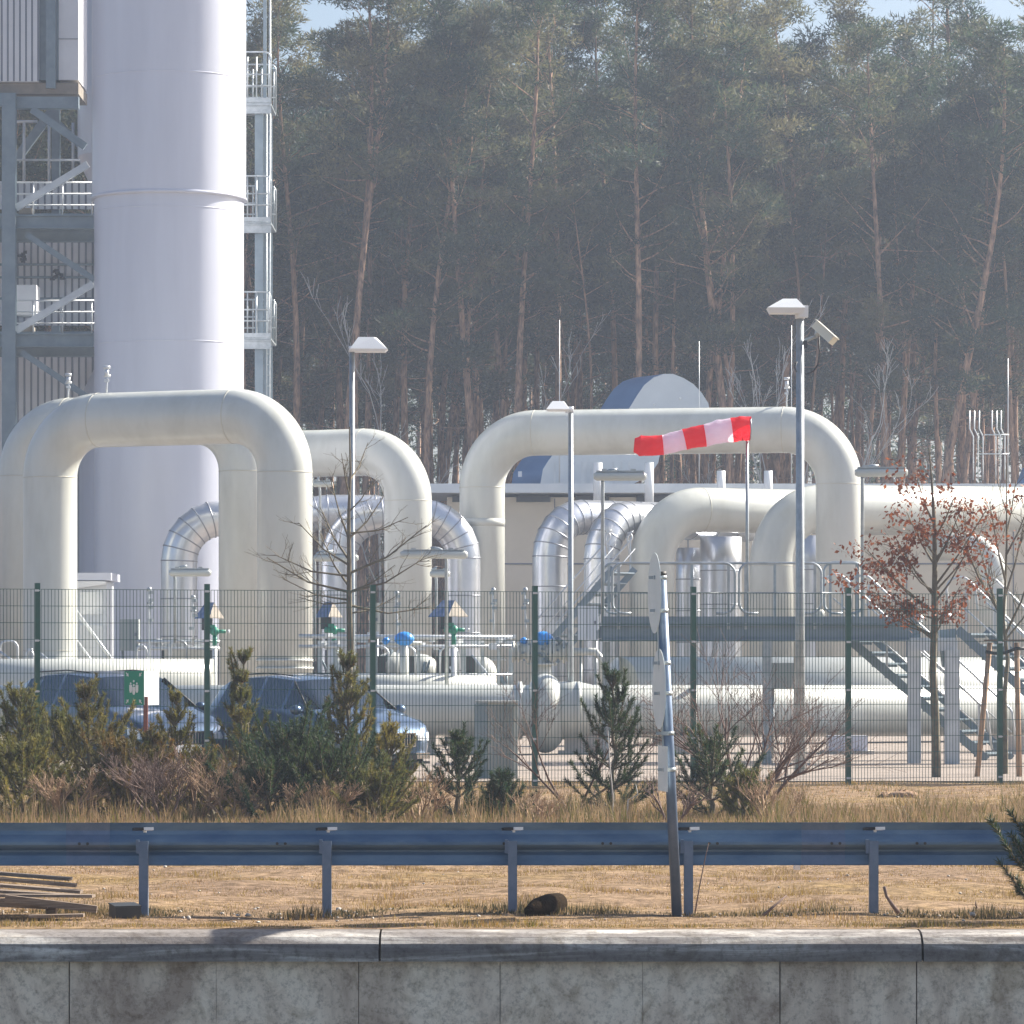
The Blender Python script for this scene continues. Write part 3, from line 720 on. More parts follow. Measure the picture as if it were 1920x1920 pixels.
for px in (1120,1216,1350,1438):
    mb=MB(); c=leg(px,142.3,7.6); mb.tube([(c.x,141.6,7.3),(c.x,141.6,8.9 if px<1300 else 8.62)],.16 if px<1300 else .15,14); 
    o=mb.build('roof_vent_pipe',LAMPW); tag(o,{1120:'white vent pipe over the left silver bend, in front of the roof edge',1216:'white vent pipe over the right silver bend, in front of the roof edge',1350:'short white vent pipe left of the windsock pole, at roof height',1438:'short white vent pipe right of the windsock pole, at roof height'}[px],'vent pipe','white vent pipes at the building roof')
# big intake duct (slanted stadium)
dr=empty('intake_duct',leg(1180,147.5,8.3),'huge rounded metal intake duct with blue side standing on the roof behind the right arch','intake duct')
Yd=147.5; sd=Yd/F
fp=[(1013,908),(1018,880),(1028,864),(1040,848),(1070,820),(1110,795),(1150,782),(1172,775),(1182,762),(1194,742),(1208,722),(1225,708),(1245,701),(1262,701),(1282,709),(1300,720),(1316,737),(1328,756),(1334,785),(1326,806),(1300,822),(1262,836),(1238,850),(1234,868),(1222,886),(1204,899),(1186,908)]
poly=[P(a_,b2,Yd) for a_,b2 in fp]
poly=[Vector((p.x,p.y,max(p.z,8.26))) for p in poly]
off=Vector((-55*sd,1.7,-.02))
mb=MB(); mb.prism(poly,off,0,0,True); mb.build('duct_shell',DUCTB,dr)
mb=MB(); mb.prism([p+Vector((.0,-.02,0)) for p in poly],(0,.018,0)); mb.build('duct_face',DUCTF,dr)
mb=MB()
for px in (1040,1070,1095,1108,1150,1165,1180): mb.box((XX(px,Yd),Yd-.05,8.75),(.07 if px!=1095 else .2,.05,.95),mi=0)
each(mb,'face_rib',STEELL,dr)
mb=MB()
for px,py in ((1275,747),(1226,758)): mb.ball(P(px,py,Yd-.03),.05,0,8,6)
mb.build('bolt',LAMPW,dr)
mb=MB(); cc=P(975,889,Yd+.2); mb.box(cc,(.14,.02,.2)); mb.build('label_plate',LAMPW,dr)
# right edge dark blue round vessel top
mb=MB(); c=leg(1965,150,8.2); mb.lathe(c,[(1.15,0),(1.15,.4),(.95,.9),(.5,1.25),(.001,1.35)],32)
tag(mb.build('roof_dome',DUCTB),'blue metal dome peeking in at the right edge above the roof','roof dome')
# lightning rods & antennas
def rod(px,py0,py1,Y,label,r=.02,group='thin lightning rods'):
    mb=MB(); a_=P(px,py0,Y); b2=P(px,py1,Y); mb.tube([a_,a_.lerp(b2,.55),b2],[r,r*.8,r*.5],6)
    tag(mb.build('lightning_rod',STEELL),label,'lightning rod',group)
rod(1049,905,600,141.5,'thin tall rod rising behind the middle lamp head')
rod(1311,905,640,141.5,'thin tall rod right of the intake duct')
rod(1484,905,610,141.5,'thin tall rod just left of the tall right lamp post')
rod(1890,905,672,141.5,'thin tall rod at the far right beside the rod rack',.024)
rk=empty('rod_rack',leg(1850,142.5,8.3),'rack of bright thin upright rods on the roof at the right','rod rack')
for px,hi in ((1818,770),(1827,770),(1836,770),(1860,770),(1869,770),(1877,770)):
    mb=MB(); dx=7
    mb.tube([P(px,hi,142.5),P(px,800+4,142.5),P(px+dx,818,142.5),P(px+dx,900,142.5)],.022,5); mb.build('rod',STEELL,rk)
mb=MB(); mb.tube([P(1845,815,142.5),P(1892,815,142.5)],.022,5); mb.tube([P(1838,851,142.5),P(1892,851,142.5)],.022,5); mb.build('cross_bar',STEELL,rk)

# ------------------------------------------------------------------ stacks
st=empty('exhaust_stack',leg(317,124,0),'huge white cylindrical exhaust stack rising out of the top of the picture','exhaust stack','white exhaust stacks')
R0=142*124/F; cx=leg(317,124,0)
zr=ZZ(357,124-R0)
mb=MB(); mb.lathe(cx,[(R0*.985,0),(R0*.985,zr)],96); mb.lathe(cx,[(R0*1.015,zr),(R0*1.015,33.2)],96); mb.lathe(cx,[(R0*.97,zr-.001),(R0*1.015,zr)],96); mb.build('shell',WHITEP,st)
mb=MB(); mb.lathe(cx,[(R0*.985,zr-.06),(R0*1.03,zr-.05),(R0*1.03,zr+.02),(R0*1.015,zr+.05)],96); mb.build('ring',WHITEP,st)
mb=MB()
for py in (132,385,637): 
    z=ZZ(py,121.7); k=1.015 if z>zr else .985; mb.lathe(cx,[(R0*k+.001,z-.02),(R0*k+.008,z-.01),(R0*k+.008,z+.01),(R0*k+.001,z+.02)],96)
mb.build('weld_seam',WHITEP,st)
s2=empty('exhaust_stack',leg(290,131.5,0),'second white stack just behind, its wider shoulder showing left of the first','exhaust stack','white exhaust stacks')
cx2=leg(290,131.5,0); R2=141*131.5/F
za,zb=ZZ(357,130.5),ZZ(290,130.5); zc1,zc2=ZZ(690,130.5),ZZ(745,130.5)
Rn=115*130.5/F
mb=MB(); mb.lathe(cx2,[(R2,0),(R2,zc2)],96); mb.lathe(cx2,[(R2,zc2),(Rn,zc1)],96); mb.lathe(cx2,[(Rn,zc1),(Rn,za)],96); mb.lathe(cx2,[(Rn,za),(R2*1.02,zb)],96); mb.lathe(cx2,[(R2*1.02,zb),(R2*1.02,33)],96); mb.build('shell',WHITEP,s2)

# ladder tower right of stack
lt=empty('stair_tower',leg(485,127,0),'slim grey steel platform tower with railings on the right side of the white stack','steel tower')
Yt=127
mb=MB()
for px,yy in ((486,Yt),(503,Yt+2.4)):
    x=XX(px,yy); mb.ibeam((x,yy,0),(x,yy,ZZ(185,Yt)),.26,.26,.04,up=(0,1,0))
x=XX(493,Yt); mb.bar((x,Yt+1,ZZ(190,Yt)),(x,Yt+1,ZZ(-40,Yt)),.10,.10)
each(mb,'column',STEELD,lt)
for py in (190,413,630):
    z=ZZ(py,Yt); x0_=XX(425,Yt); x1_=XX(509,Yt)
    mb=MB(); mb.box(((x0_+x1_)/2,Yt+1.1,z-.10),(x1_-x0_,2.7,.05)); mb.ibeam((x0_,Yt-.25,z-.28),(x1_,Yt-.25,z-.28),.16,.28,.03); mb.box(((x0_+x1_)/2,Yt-.27,z),(x1_-x0_,.02,.14)); mb.build('platform',STEEL,lt)
    mb=MB()
    for yy in (Yt-.25,Yt+2.4):
        for h in (.45,.8,1.5 if py==190 else 1.35):
            pth,_=rounded([(x0_,yy,z+h),(x1_,yy,z+h),(x1_,yy,z-.1)],.2,5); mb.tube(pth if h>1 else [(x0_,yy,z+h),(x1_,yy,z+h)],.028,6)
        for px in (465,482,505): mb.tube([(XX(px,Yt),yy,z),(XX(px,Yt),yy,z+1.35)],.028,6)
    mb.build('railing',STEEL,lt)
mb=MB(); mb.tube([leg(506,Yt,0),leg(506,Yt,ZZ(-30,Yt))],.035,6); mb.tube([leg(500,Yt,0),leg(500,Yt,ZZ(200,Yt))],.02,6)
for k in range(60): mb.tube([leg(500,Yt,k*.33),leg(506,Yt,k*.33)],.015,4)
mb.build('ladder',STEEL,lt)

# ------------------------------------------------------------------ left steel frame building
sf=empty('filter_house',leg(60,126,0),'blue-grey steel frame carrying a corrugated clad filter house at the upper left','filter house')
Yf=126
def px_box(mb,x0,x1,y0,y1,Y,th,mi=0):
    a_=P(x0,y1,Y); b2=P(x1,y0,Y); mb.box(((a_.x+b2.x)/2,Y+th/2,(a_.z+b2.z)/2),(b2.x-a_.x,th,b2.z-a_.z),mi=mi)
mb=MB(); px_box(mb,-400,72,-260,153,Yf,3); px_box(mb,110,147,-260,150,Yf+.3,2.6); mb.build('cladding',PANELM,sf)
mb=MB()
for k in range(-20,7): px_box(mb,3+k*11.4-1.6,3+k*11.4+1.6,-260,152,Yf-.03,.05)
mb.build('cladding_groove',GROOVE,sf)
mb=MB(); px_box(mb,72.5,109.5,-260,150,Yf+.25,2.5); px_box(mb,86,104,-260,165,Yf+.05,.15); mb.build('corner_channel',STEELD,sf)
mb=MB(); px_box(mb,110,146,72,73.5,Yf+.27,.1); mb.build('panel_seam',GROOVE,sf)
mb=MB(); px_box(mb,-400,147,155,176,Yf+.2,2.6); mb.build('floor_underside',TAN,sf)
mb=MB(); px_box(mb,-400,29,174,198,Yf-.2,.3); px_box(mb,30,147,181,203,Yf+.2,.3); mb.build('floor_beam',STEELD,sf)
mb=MB(); x=XX(19,Yf); mb.ibeam((x,Yf-.2,0),(x,Yf-.2,ZZ(200,Yf)),.42,.36,.04,up=(0,1,0)); mb.build('column',STEELD,sf)
mb=MB(); x=XX(105,Yf+7); mb.ibeam((x,Yf+7,0),(x,Yf+7,ZZ(205,Yf+7)),.26,.3,.03,up=(0,1,0)); x=XX(-30,Yf+7); mb.ibeam((x,Yf+7,0),(x,Yf+7,ZZ(205,Yf+7)),.3,.3,.03,up=(0,1,0)); mb.build('column',STEELD,sf)
for py in (416,638):
    mb=MB(); z=ZZ(py,Yf); xa_,xb2=XX(-300,Yf),XX(176,Yf)
    mb.ibeam((xa_,Yf,z),(xb2,Yf,z),.25,.42,.04); mb.ibeam((xa_,Yf+4,z),(xb2,Yf+4,z),.25,.42,.04); mb.box(((xa_+xb2)/2,Yf+2.2,z+.28),(xb2-xa_,3.6,.05)); mb.build('floor_beam',STEELD,sf)
    mb=MB(); zt=ZZ(py-76,Yf)
    for zz in (z+.55,z+.9,zt): mb.tube([(xa_,Yf+.3,zz),(xb2,Yf+.3,zz)],.028,6)
    for k in range(-5,4): mb.tube([(XX(60+k*55,Yf),Yf+.3,z+.2),(XX(60+k*55,Yf),Yf+.3,zt)],.028,6)
    mb.build('railing',STEELL,sf)
def diag(x0,y0,x1,y1,Y,w=.16,mt=STEELD):
    mb=MB(); mb.bar(P(x0,y0,Y),P(x1,y1,Y),w,w*1.3); mb.build('diagonal_brace',mt,sf)
diag(30,390,165,308,Yf,.16,STEELL); diag(30,620,175,532,Yf,.16,STEELL); diag(50,440,178,525,Yf,.14); diag(40,660,165,745,Yf,.14)
diag(30,300,100,205,Yf+7,.22); diag(100,225,180,300,Yf+7,.2); diag(60,205,160,275,Yf+.3,.18)
def clad_wall(x0,x1,y0,y1,Y,pitch):
    mb=MB(); px_box(mb,x0,x1,y0,y1,Y,.1); mb.build('lower_wall',PANELM,sf)
    mb=MB(); k=x0
    while k<x1: px_box(mb,k-1.7,k+1.7,y0,y1,Y-.05,.04); k+=pitch
    mb.build('wall_groove',GROOVE,sf)
clad_wall(-300,170,340,392,Yf+4.8,12.8); clad_wall(-300,176,432,610,Yf+5.2,12.8); clad_wall(-300,176,655,1260,Yf+5.2,12.8)
mb=MB()
for py in (496,520,560): mb.bar(P(-300,py,Yf+5.1),P(176,py,Yf+5.1),.07,.07)
mb.build('wall_rail',STEELD,sf)
mb=MB()
for px,py in ((112,517),(40,484)):
    c=P(px,py,Yf+4.6); rg=random.Random(px)
    for k in range(9): mb.box(c+Vector((rg.gauss(0,.16),rg.gauss(0,.05),rg.gauss(0,.09))),(.12,.1,.09),rz=rg.random())
mb.build('valve_cluster',DARK,sf)
mb=MB(); px_box(mb,30,68,534,590,Yf+1,1.0); mb.build('equipment_box',PANELM,sf)
mb=MB(); px_box(mb,35,60,390,402,Yf+.4,.6); px_box(mb,30,62,612,622,Yf+.4,.6); each(mb,'tan_panel',TAN,sf)
for k,px in enumerate((45,92,137)):
    mb=MB(); mb.tube([P(px,345,Yf+6),P(px,230,Yf+6)],.05,6); mb.build('standpipe',STEELL,sf)
mb=MB(); mb.tube([P(20,228,Yf+6),P(70,228,Yf+6)],.05,6); mb.tube([P(30,300,Yf+3),P(150,300,Yf+3)],.04,6); mb.build('handrail',STEELL,sf)

# small pale hut behind left arch leg
ht=empty('equipment_hut',leg(170,100,0),'small pale equipment hut with overhanging roof beside the left arch leg','hut')
Yh=112
mb=MB(); px_box(mb,120,200,1090,1330,Yh,2); mb.build('wall',ROOFM,ht)
mb=MB(); px_box(mb,112,208,1074,1088,Yh-.3,2.6); mb.build('roof',WHITEP,ht)
mb=MB(); mb.prism([P(140,1104,Yh-.05),P(199,1096,Yh-.05),P(199,1090,Yh-.05),P(140,1090,Yh-.05)],(0,-.3,0)); mb.build('awning',LAMPW,ht)
mb=MB()
for y0 in (1110,1172,1215): px_box(mb,150,194,y0,y0+42,Yh-.03,.04)
each(mb,'louvre_panel',CLAD,ht)
mb=MB(); mb.tube([P(142,1145,Yh-2),P(228,1262,Yh-2.4)],.05,6); mb.tube([P(142,1200,Yh-2),P(185,1258,Yh-2.4)],.045,6); mb.tube([P(142,1145,Yh-2),P(142,1200,Yh-2)],.045,6)
tag(mb.build('stair_handrail',STEELL),'sloping grey stair handrail right of the left arch leg','handrail')

# ------------------------------------------------------------------ lamps
def street_lamp(px, ybase_Y, head, label, polew, ytop, hs):
    Y=ybase_Y; x=XX(px,Y); zt=ZZ(ytop,Y)
    rt=empty('street_lamp',(x,Y,0),label,'street lamp','street lamps of the yard')
    mb=MB(); mb.tube([(x,Y,0),(x,Y,zt*.35),(x,Y,zt)],[polew*.62,polew*.5,polew*.42],18); mb.build('pole',STEEL,rt)
    mb=MB(); mb.tube([(x,Y,zt-.05),(x,Y,zt+.06)],polew*.55,14); mb.build('collar',LAMPW,rt)
    return rt,x,Y,zt
def lamp_head(rt, pts_base, top, z0, z1, zb):
    """wedge shaped housing: base rectangle pts_base, top rectangle, plus a shallow bowl below"""
    mb=MB(); n=4
    vs=[Vector((p[0],p[1],z0)) for p in pts_base]+[Vector((p[0],p[1],z1)) for p in top]
    mb.add(vs,[(0,1,5,4),(1,2,6,5),(2,3,7,6),(3,0,4,7),(4,5,6,7)])
    b=[Vector((p[0],p[1],z0)) for p in pts_base]; cc=sum(b,Vector())/4
    lo=[cc+(p-cc)*.85+Vector((0,0,-zb)) for p in b]
    mb.add(b+lo,[(0,4,5,1),(1,5,6,2),(2,6,7,3),(3,7,4,0),(7,6,5,4)])
    mb.build('lamp_head',LAMPW,rt)
# left lamp: head overhangs to the right
rt,x,Y,zt=street_lamp(660,76,None,'left street lamp with a wedge head, its post behind the bare tree',.115,655,1)
u=Y/F
lamp_head(rt,[(x-3*u,Y-.22),(x+67*u,Y-.16),(x+67*u,Y+.24),(x-3*u,Y+.24)],[(x+12*u,Y-.02),(x+40*u,Y-.02),(x+46*u,Y+.16),(x+18*u,Y+.16)],ZZ(655,Y),ZZ(632,Y),.05)
rt2,x,Y,zt=street_lamp(1070,84,None,'middle street lamp with a small wedge head, in front of the right pipe arch',.115,768,1)
u=Y/F
lamp_head(rt2,[(x-46*u,Y-.2),(x-2*u,Y-.18),(x-2*u,Y+.24),(x-46*u,Y+.2)],[(x-34*u,Y),(x-14*u,Y),(x-12*u,Y+.15),(x-32*u,Y+.15)],ZZ(768,Y),ZZ(752,Y),.03)
mb=MB(); mb.bar((x-10*u,Y,ZZ(770,Y)),(x+5*u,Y,ZZ(770,Y)),.08,.10); mb.build('arm',LAMPW,rt2)
rt3,x,Y,zt=street_lamp(1500,68,None,'tall right street lamp with a wedge head and a security camera on its post',.15,592,1)
u=Y/F
lamp_head(rt3,[(x-62*u,Y-.2),(x+9*u,Y-.16),(x+9*u,Y+.24),(x-62*u,Y+.2)],[(x-32*u,Y+.0),(x-6*u,Y+.0),(x-3*u,Y+.16),(x-28*u,Y+.16)],ZZ(578,Y),ZZ(560,Y),.09)
mb=MB(); mb.box((x+6*u,Y,ZZ(584,Y)),(.16,.18,.19)); mb.build('arm',LAMPW,rt3)
cr=empty('security_camera',(x+38*u,Y,ZZ(635,Y)),'cream security camera angled down on the tall right lamp post','security camera')
mb=MB(); ca=P(1530,610,Y-.05); cb=P(1562,640,Y-.3); 
mb.bar(ca,cb,.16,.13,up=(.5,0,1)); mb.bar(ca+Vector((.03,0,.07)),cb+Vector((.06,-.03,.05)),.18,.02,up=(.5,0,1)); mb.build('housing',CAMW,cr)
mb=MB(); mb.tube([P(1507,640,Y),P(1532,630,Y-.05)],.03,8); mb.tube([P(1532,630,Y-.05),P(1534,618,Y-.05)],.05,8); mb.build('bracket',STEEL,cr)
mb=MB(); pth=[P(1535,632,Y-.05),P(1537,665,Y-.05),P(1533,685,Y-.05),P(1524,697,Y-.03),P(1511,702,Y-.02)]; pth,_=rounded(pth,.15,4); mb.tube(pth,.014,6); mb.build('cable',BLACK,cr)
mb=MB(); mb.box(P(1510,646,Y-.1),(.06,.06,.13)); mb.tube([P(1494,678,Y-.1),P(1490,690,Y-.1),P(1494,698,Y-.1)],.014,5); mb.build('junction_box',DARK,cr)

# fluorescent fittings on bent poles
def tube_light(px0,px1,py,pxp,pyb,Y,label,front=True):
    rt=empty('tube_light',leg(pxp,Y,0),label,'tube light','tube lights on bent poles')
    u=Y/F; a_=P(px0,py,Y-.12); b2=P(px1,py,Y-.12)
    mb=MB(); pth,_=rounded([a_,b2],.1,2); mb.tube([a_,a_+Vector((.06,0,0)),b2-Vector((.06,0,0)),b2],[.05,.085,.085,.05],12); mb.build('fitting',LAMPG,rt)
    mb=MB(); mb.box((a_+b2)/2+Vector((0,0,.095)),((b2.x-a_.x)*.9,.10,.025)); 
    for t in (.2,.75): mb.box(a_.lerp(b2,t)+Vector((0,0,.11)),(.1,.12,.06))
    mb.build('carrier',STEEL,rt)
    top=py-12
    pth,_=rounded([P((px0+px1)/2-6,top,Y),P(pxp-4,top,Y),P(pxp,top+24,Y),P(pxp,pyb,Y)],.22,5)
    mb=MB(); mb.tube(pth,.035,8); mb.build('pole',STEEL,rt); return rt
tube_light(750,877,1040,837,1285,84.5,'long tube light in front of the middle arch leg')
tube_light(1113,1212,893,1130,1168,78,'tube light on a bent pole above the left end of the steel platform')
tube_light(1603,1702,886,1617,1168,78,'tube light on a bent pole above the stairs at the right')
tube_light(317,396,1074,328,1205,96,'tube light standing in front of the left silver pipe bend')
tube_light(588,672,1046,590,1240,96,'tube light right of the foremost arch leg, low behind the bare tree')
tube_light(586,624,908,600,1240,120,'small far tube light at the height of the silver pipe tops')
tube_light(806,844,1076,818,1240,100,'short tube light just below and behind the long one')

# ------------------------------------------------------------------ steel platform with stairs
pf=empty('steel_platform',leg(1420,76,0),'galvanised steel walkway platform with railings over the low pipes at the right','platform')
Yp=76; zd=ZZ(1168,Yp)
xa_,xb2=XX(1128,Yp),XX(1722,Yp)
mb=MB(); mb.ibeam((xa_,Yp,zd-.18),(xb2,Yp,zd-.18),.18,.30,.025); mb.ibeam((xa_,Yp+2.2,zd-.18),(xb2,Yp+2.2,zd-.18),.18,.30,.025)
for k in range(8): x=xa_+(xb2-xa_)*k/7; mb.bar((x,Yp+.1,zd-.2),(x,Yp+2.1,zd-.2),.1,.16)
mb.build('deck_beam',STEELD,pf)
mb=MB()
for k in range(46): y=Yp-.02+k*.05; mb.box(((xa_+xb2)/2,y,zd),(xb2-xa_,.012,.035))
for k in range(40): x=xa_+(xb2-xa_)*k/39; mb.box((x,Yp+1.1,zd),(.012,2.3,.03))
mb.build('deck_grating',STEELD,pf)
for px,w,mt,yys in ((1142,.14,STEEL,(Yp+2.2,)),(1438,.16,STEEL,(Yp,)),(1512,.16,CABL,(Yp+2.2,)),(1714,.24,STEELL,(Yp,))):
    for yy in yys:
        mb=MB(); x=XX(px,Yp); mb.ibeam((x,yy,0),(x,yy,zd-.34),w,.2,.02,up=(0,1,0)); mb.build('column',mt,pf)
# right landing, slightly lower, columns 1710 & 1785
mb=MB(); x0_,x1_=XX(1708,Yp-.3),XX(1795,Yp-.3); mb.box(((x0_+x1_)/2,Yp+.9,zd-.30),(x1_-x0_,2.0,.05)); mb.bar((x0_,Yp-.3,zd-.42),(x1_,Yp-.3,zd-.42),.1,.2); mb.build('landing',STEELL,pf)
x=XX(1785,Yp-.3); 
mb=MB(); mb.ibeam((x,Yp-.3,0),(x,Yp-.3,zd-.5),.26,.24,.02,up=(0,1,0)); mb.build('column',STEELL,pf)
mb=MB(); mb.bar(P(1775,1180,Yp+1),P(1782,1250,Yp+1),.3,.3); mb.build('equipment_block',STEELD,pf)
for px in (1722,1775):
    mb=MB(); c=P(px,1166,Yp); mb.tube([c,c+Vector((0,0,.16))],.09,10); mb.tube([c+Vector((0,0,.05)),c+Vector((0,0,.09))],.13,10); mb.build('bolted_foot',STEELL,pf)
def rail_loop(px0,px1,Y,name='railing',zb=None,top=1056,low=1150,mid=1112,parent=pf,nposts=None):
    mb=MB(); zt=ZZ(top,Y) ; zb=ZZ(1165,Y); z2=ZZ(low,Y); zm=ZZ(mid,Y)
    a0,b0=XX(px0,Y),XX(px1,Y)
    loop=[(a0+.3,Y,zt),(b0-.0,Y,zt),(b0,Y,z2),(b0-.12,Y,z2+.0)]
    pth,_=rounded([(a0+.35,Y,z2),(a0,Y,z2),(a0,Y,zt),(b0,Y,zt),(b0,Y,z2),(b0-.35,Y,z2)],.2,6)
    mb.tube(pth,.024,8); mb.tube([(a0,Y,zm),(b0,Y,zm)],.018,6)
    k=nposts or max(2,int((b0-a0)/1.1))
    for i in range(k): x=a0+.12+(b0-a0-.24)*i/(k-1); mb.bar((x,Y,zb-.15),(x,Y,zt),.05,.015)
    mb.build(name,STEEL,parent)
rail_loop(1148,1378,Yp-.02); rail_loop(1386,1540,Yp-.02); rail_loop(1130,1620,Yp+2.25); rail_loop(1545,1618,Yp+2.28,top=1054)
mb=MB(); mb.box(((xa_+xb2)/2,Yp-.07,zd+.06),(xb2-xa_,.008,.12)); mb.build('kick_plate',STEELD,pf)
mb=MB(); mb.box(P(1500,1150,Yp+.3),(.15,.1,.2)); mb.ball(P(1533,1152,Yp+.3),.13,0,12,8,(1.1,.6,.9)); mb.box(P(1540,1168,Yp+.2),(.06,.05,.2)); mb.build('floodlight',CABL,pf)
def stairs(px0,py0,Y,px1,py1,w,label,n):
    rt=empty('steel_stairs',leg(px1,Y,0),label,'stairs','steel stairs')
    a_=P(px0,py0,Y); b2=P(px1,py1,Y); D=Vector((w*.58,w*.81,0))
    for q in (Vector((0,0,0)),D):
        mb=MB(); mb.bar(a_+q,b2+q,.02,.17); mb.build('stringer',STEELD,rt)
        mb=MB(); h=Vector((0,0,.95)); m2=Vector((0,0,.52))
        pth,_=rounded([a_+q+Vector((-.15,0,.35)),a_+q+Vector((-.22,0,.9)),a_+q+h+Vector((.12,0,.05)),b2+q+h,b2+q+Vector((0.1,0,.2))],.22,6)
        mb.tube(pth,.024,8); mb.tube([a_+q+m2,b2+q+m2],.018,6)
        for t in (.06,.35,.65,.95): p=a_.lerp(b2,t)+q; mb.bar(p,p+h,.045,.015)
        mb.build('handrail',STEELL,rt)
    mb=MB()
    for i in range(n):
        p=a_.lerp(b2,(i+.5)/n)+D/2; 
        e_=Vector((.13,0,0)); q0=p-D*.48; q1=p+D*.48
        mb.prism([q0-e_,q1-e_,q1+e_,q0+e_],(0,0,.035)); mb.prism([q0-e_+Vector((0,0,-.05)),q1-e_+Vector((0,0,-.05)),q1-e_,q0-e_],(.012,0,0))
    mb.build('tread',STEELD,rt); return rt
stairs(1562,1172,Yp+2.4,1850,1425,1.0,'left flight of grey steel stairs descending rightwards behind the platform columns',12)
stairs(1795,1180,Yp-.1,2070,1432,1.1,'right flight of grey steel stairs running out of the right edge',12)
rt=stairs(1150,1065,104,1000,1240,1.0,'far grey stairs left of the platform descending to the left',9)
# handrail loops of far stair
# big windsock
ws=empty('windsock',leg(1401,78,zd),'red and white striped windsock blowing left from a thin pole','windsock')
mb=MB(); mb.tube([P(1401,1168,78),P(1401,822,78)],[.035,.028],8); mb.tube([P(1401,822,78),P(1407,790,78)],.018,8); mb.build('pole',STEEL,ws)
cen=[(1407,804),(1390,803),(1372,806),(1350,809),(1322,817),(1302,820),(1283,824),(1262,829),(1243,834),(1222,836),(1200,836),(1189,835)]
rad=[.235,.238,.235,.228,.216,.208,.20,.196,.192,.196,.198,.135]
cen=[P(a_,b2,78) for a_,b2 in cen]
bands=[(0,2,'red'),(2,4,'w'),(4,6,'red'),(6,8,'w'),(8,11,'red')]
nn=28; rgw=random.Random(4)
ph=[rgw.uniform(0,6) for _ in range(3)]
for (i0,i1,cc_) in bands:
    mb=MB(); sub=[];
    K=8*(i1-i0)
    for k in range(K+1):
        t=i0+(i1-i0)*k/K; i=min(len(cen)-2,int(t)); f=t-i
        c=cen[i].lerp(cen[i+1],f); r=rad[i]*(1-f)+rad[i+1]*f
        tt=(cen[i+1]-cen[i]).normalized(); yv=Vector((0,1,0)); zv=tt.cross(yv).normalized(); yv=zv.cross(tt)
        for j in range(nn):
            an=2*pi*j/nn
            rr_=r*(1+.018*sin(3*an+ph[0]+t*1.1)+.014*sin(6*an+ph[1]-t*4.7)+.010*sin(2*an+t*9+ph[2]))*(1-.03*abs(sin(pi*t)))
            sub.append(c+yv*(cos(an)*rr_*.9)+zv*(sin(an)*rr_*(1.0 if t>1 else 1.0)))
    mb.add(sub,[(k*nn+j,k*nn+(j+1)%nn,(k+1)*nn+(j+1)%nn,(k+1)*nn+j) for k in range(K) for j in range(nn)],0,True)
    if i1==11: mb.add(sub[-nn:],[tuple(range(nn))])
    mb.build('red_band' if cc_=='red' else 'white_band', RED if cc_=='red' else WHITEC, ws)
mb=MB(); mb.lathe(cen[0],[(.205,-.01),(.225,-.01),(.225,.012),(.205,.012)],24,axis='X'); mb.build('hoop',STEEL,ws)

# ------------------------------------------------------------------ valve station in the middle
vs_=empty('valve_station',leg(760,95,0),'grey steel valve station railing and pipe rack in the centre','valve station')
mb=MB()
for py,r_ in ((1193,.05),(1212,.04),(1265,.03)): mb.tube([P(560,py,95),P(960,py+(2 if py==1193 else 0),95)],r_,8)
each(mb,'rack_pipe',STEELL,vs_)
mb=MB()
for px in (600,628,690,705,765,785,838,850,870,905,935,958): mb.bar(P(px,1205,95.2),P(px,1330,95.2),.07 if px%2 else .10,.06)
each(mb,'rack_post',STEEL,vs_)
mb=MB(); rgv=random.Random(8)
for k in range(46):
    px=rgv.uniform(580,960); py=rgv.uniform(1188,1215); mb.box(P(px,py,95.1+rgv.uniform(-.3,.4)),(rgv.uniform(.06,.22),.12,rgv.uniform(.05,.14)),rz=rgv.random())
each(mb,'fitting',[STEELL],vs_)
mb=MB()
for k in range(26):
    px=rgv.uniform(590,960); py=rgv.uniform(1215,1300); mb.tube([P(px,py,95.4),P(px+rgv.gauss(0,8),py+rgv.uniform(10,40),95.4)],rgv.uniform(.02,.06),6)
each(mb,'instrument_line',STEELD,vs_)
mb=MB()
for px in (695,745,825): 
    pth,_=rounded([P(px,1300,94.6),P(px,1212,94.6),P(px+34,1212,94.6),P(px+34,1300,94.6)],.2,5); mb.tube(pth,.03,6)
mb.tube([P(885,1228,94.5),P(935,1290,94.5),P(952,1320,94.5)],.03,6); mb.tube([P(843,1250,94.5),P(870,1285,94.5)],.03,6); each(mb,'handrail',STEELL,vs_)
mb=MB()
for px,w in ((832,.35),(880,.28),(765,.3),(715,.22)): mb.box(P(px,1260,95.5),(w,.4,.75),mi=0)
each(mb,'dark_actuator',DARK,vs_)
mb=MB()
for px,r_ in ((640,.35),(735,.5),(790,.45),(900,.4)): mb.ball(P(px,1262,96.2),r_,0,20,12)
each(mb,'valve_body',CREAM,vs_)
vl=empty('valve_station',leg(300,97,0),'grey steel valve station railing behind the left parked car','valve station')
mb=MB()
for py in (1203,1216): mb.tube([P(255,py,97),P(412,py,97)],.04,8)
for px0,px1,t in ((256,275,1210),(320,350,1202),(318,350,1202),(0,33,1202),(225,245,1238),(280,303,1236),(50,62,1218)):
    pth,_=rounded([P(px0,1300,96.5),P(px0,t,96.5),P(px1,t,96.5),P(px1,1300,96.5)],.16,5); mb.tube(pth,.032,6)
for a_,b2 in (((0,1222),(55,1262)),((75,1225),(112,1256)),((205,1262),(228,1238)),((262,1258),(282,1238))): mb.tube([P(*a_,96.4),P(*b2,96.4)],.04,6)
each(mb,'railing',STEELL,vl)
mb=MB()
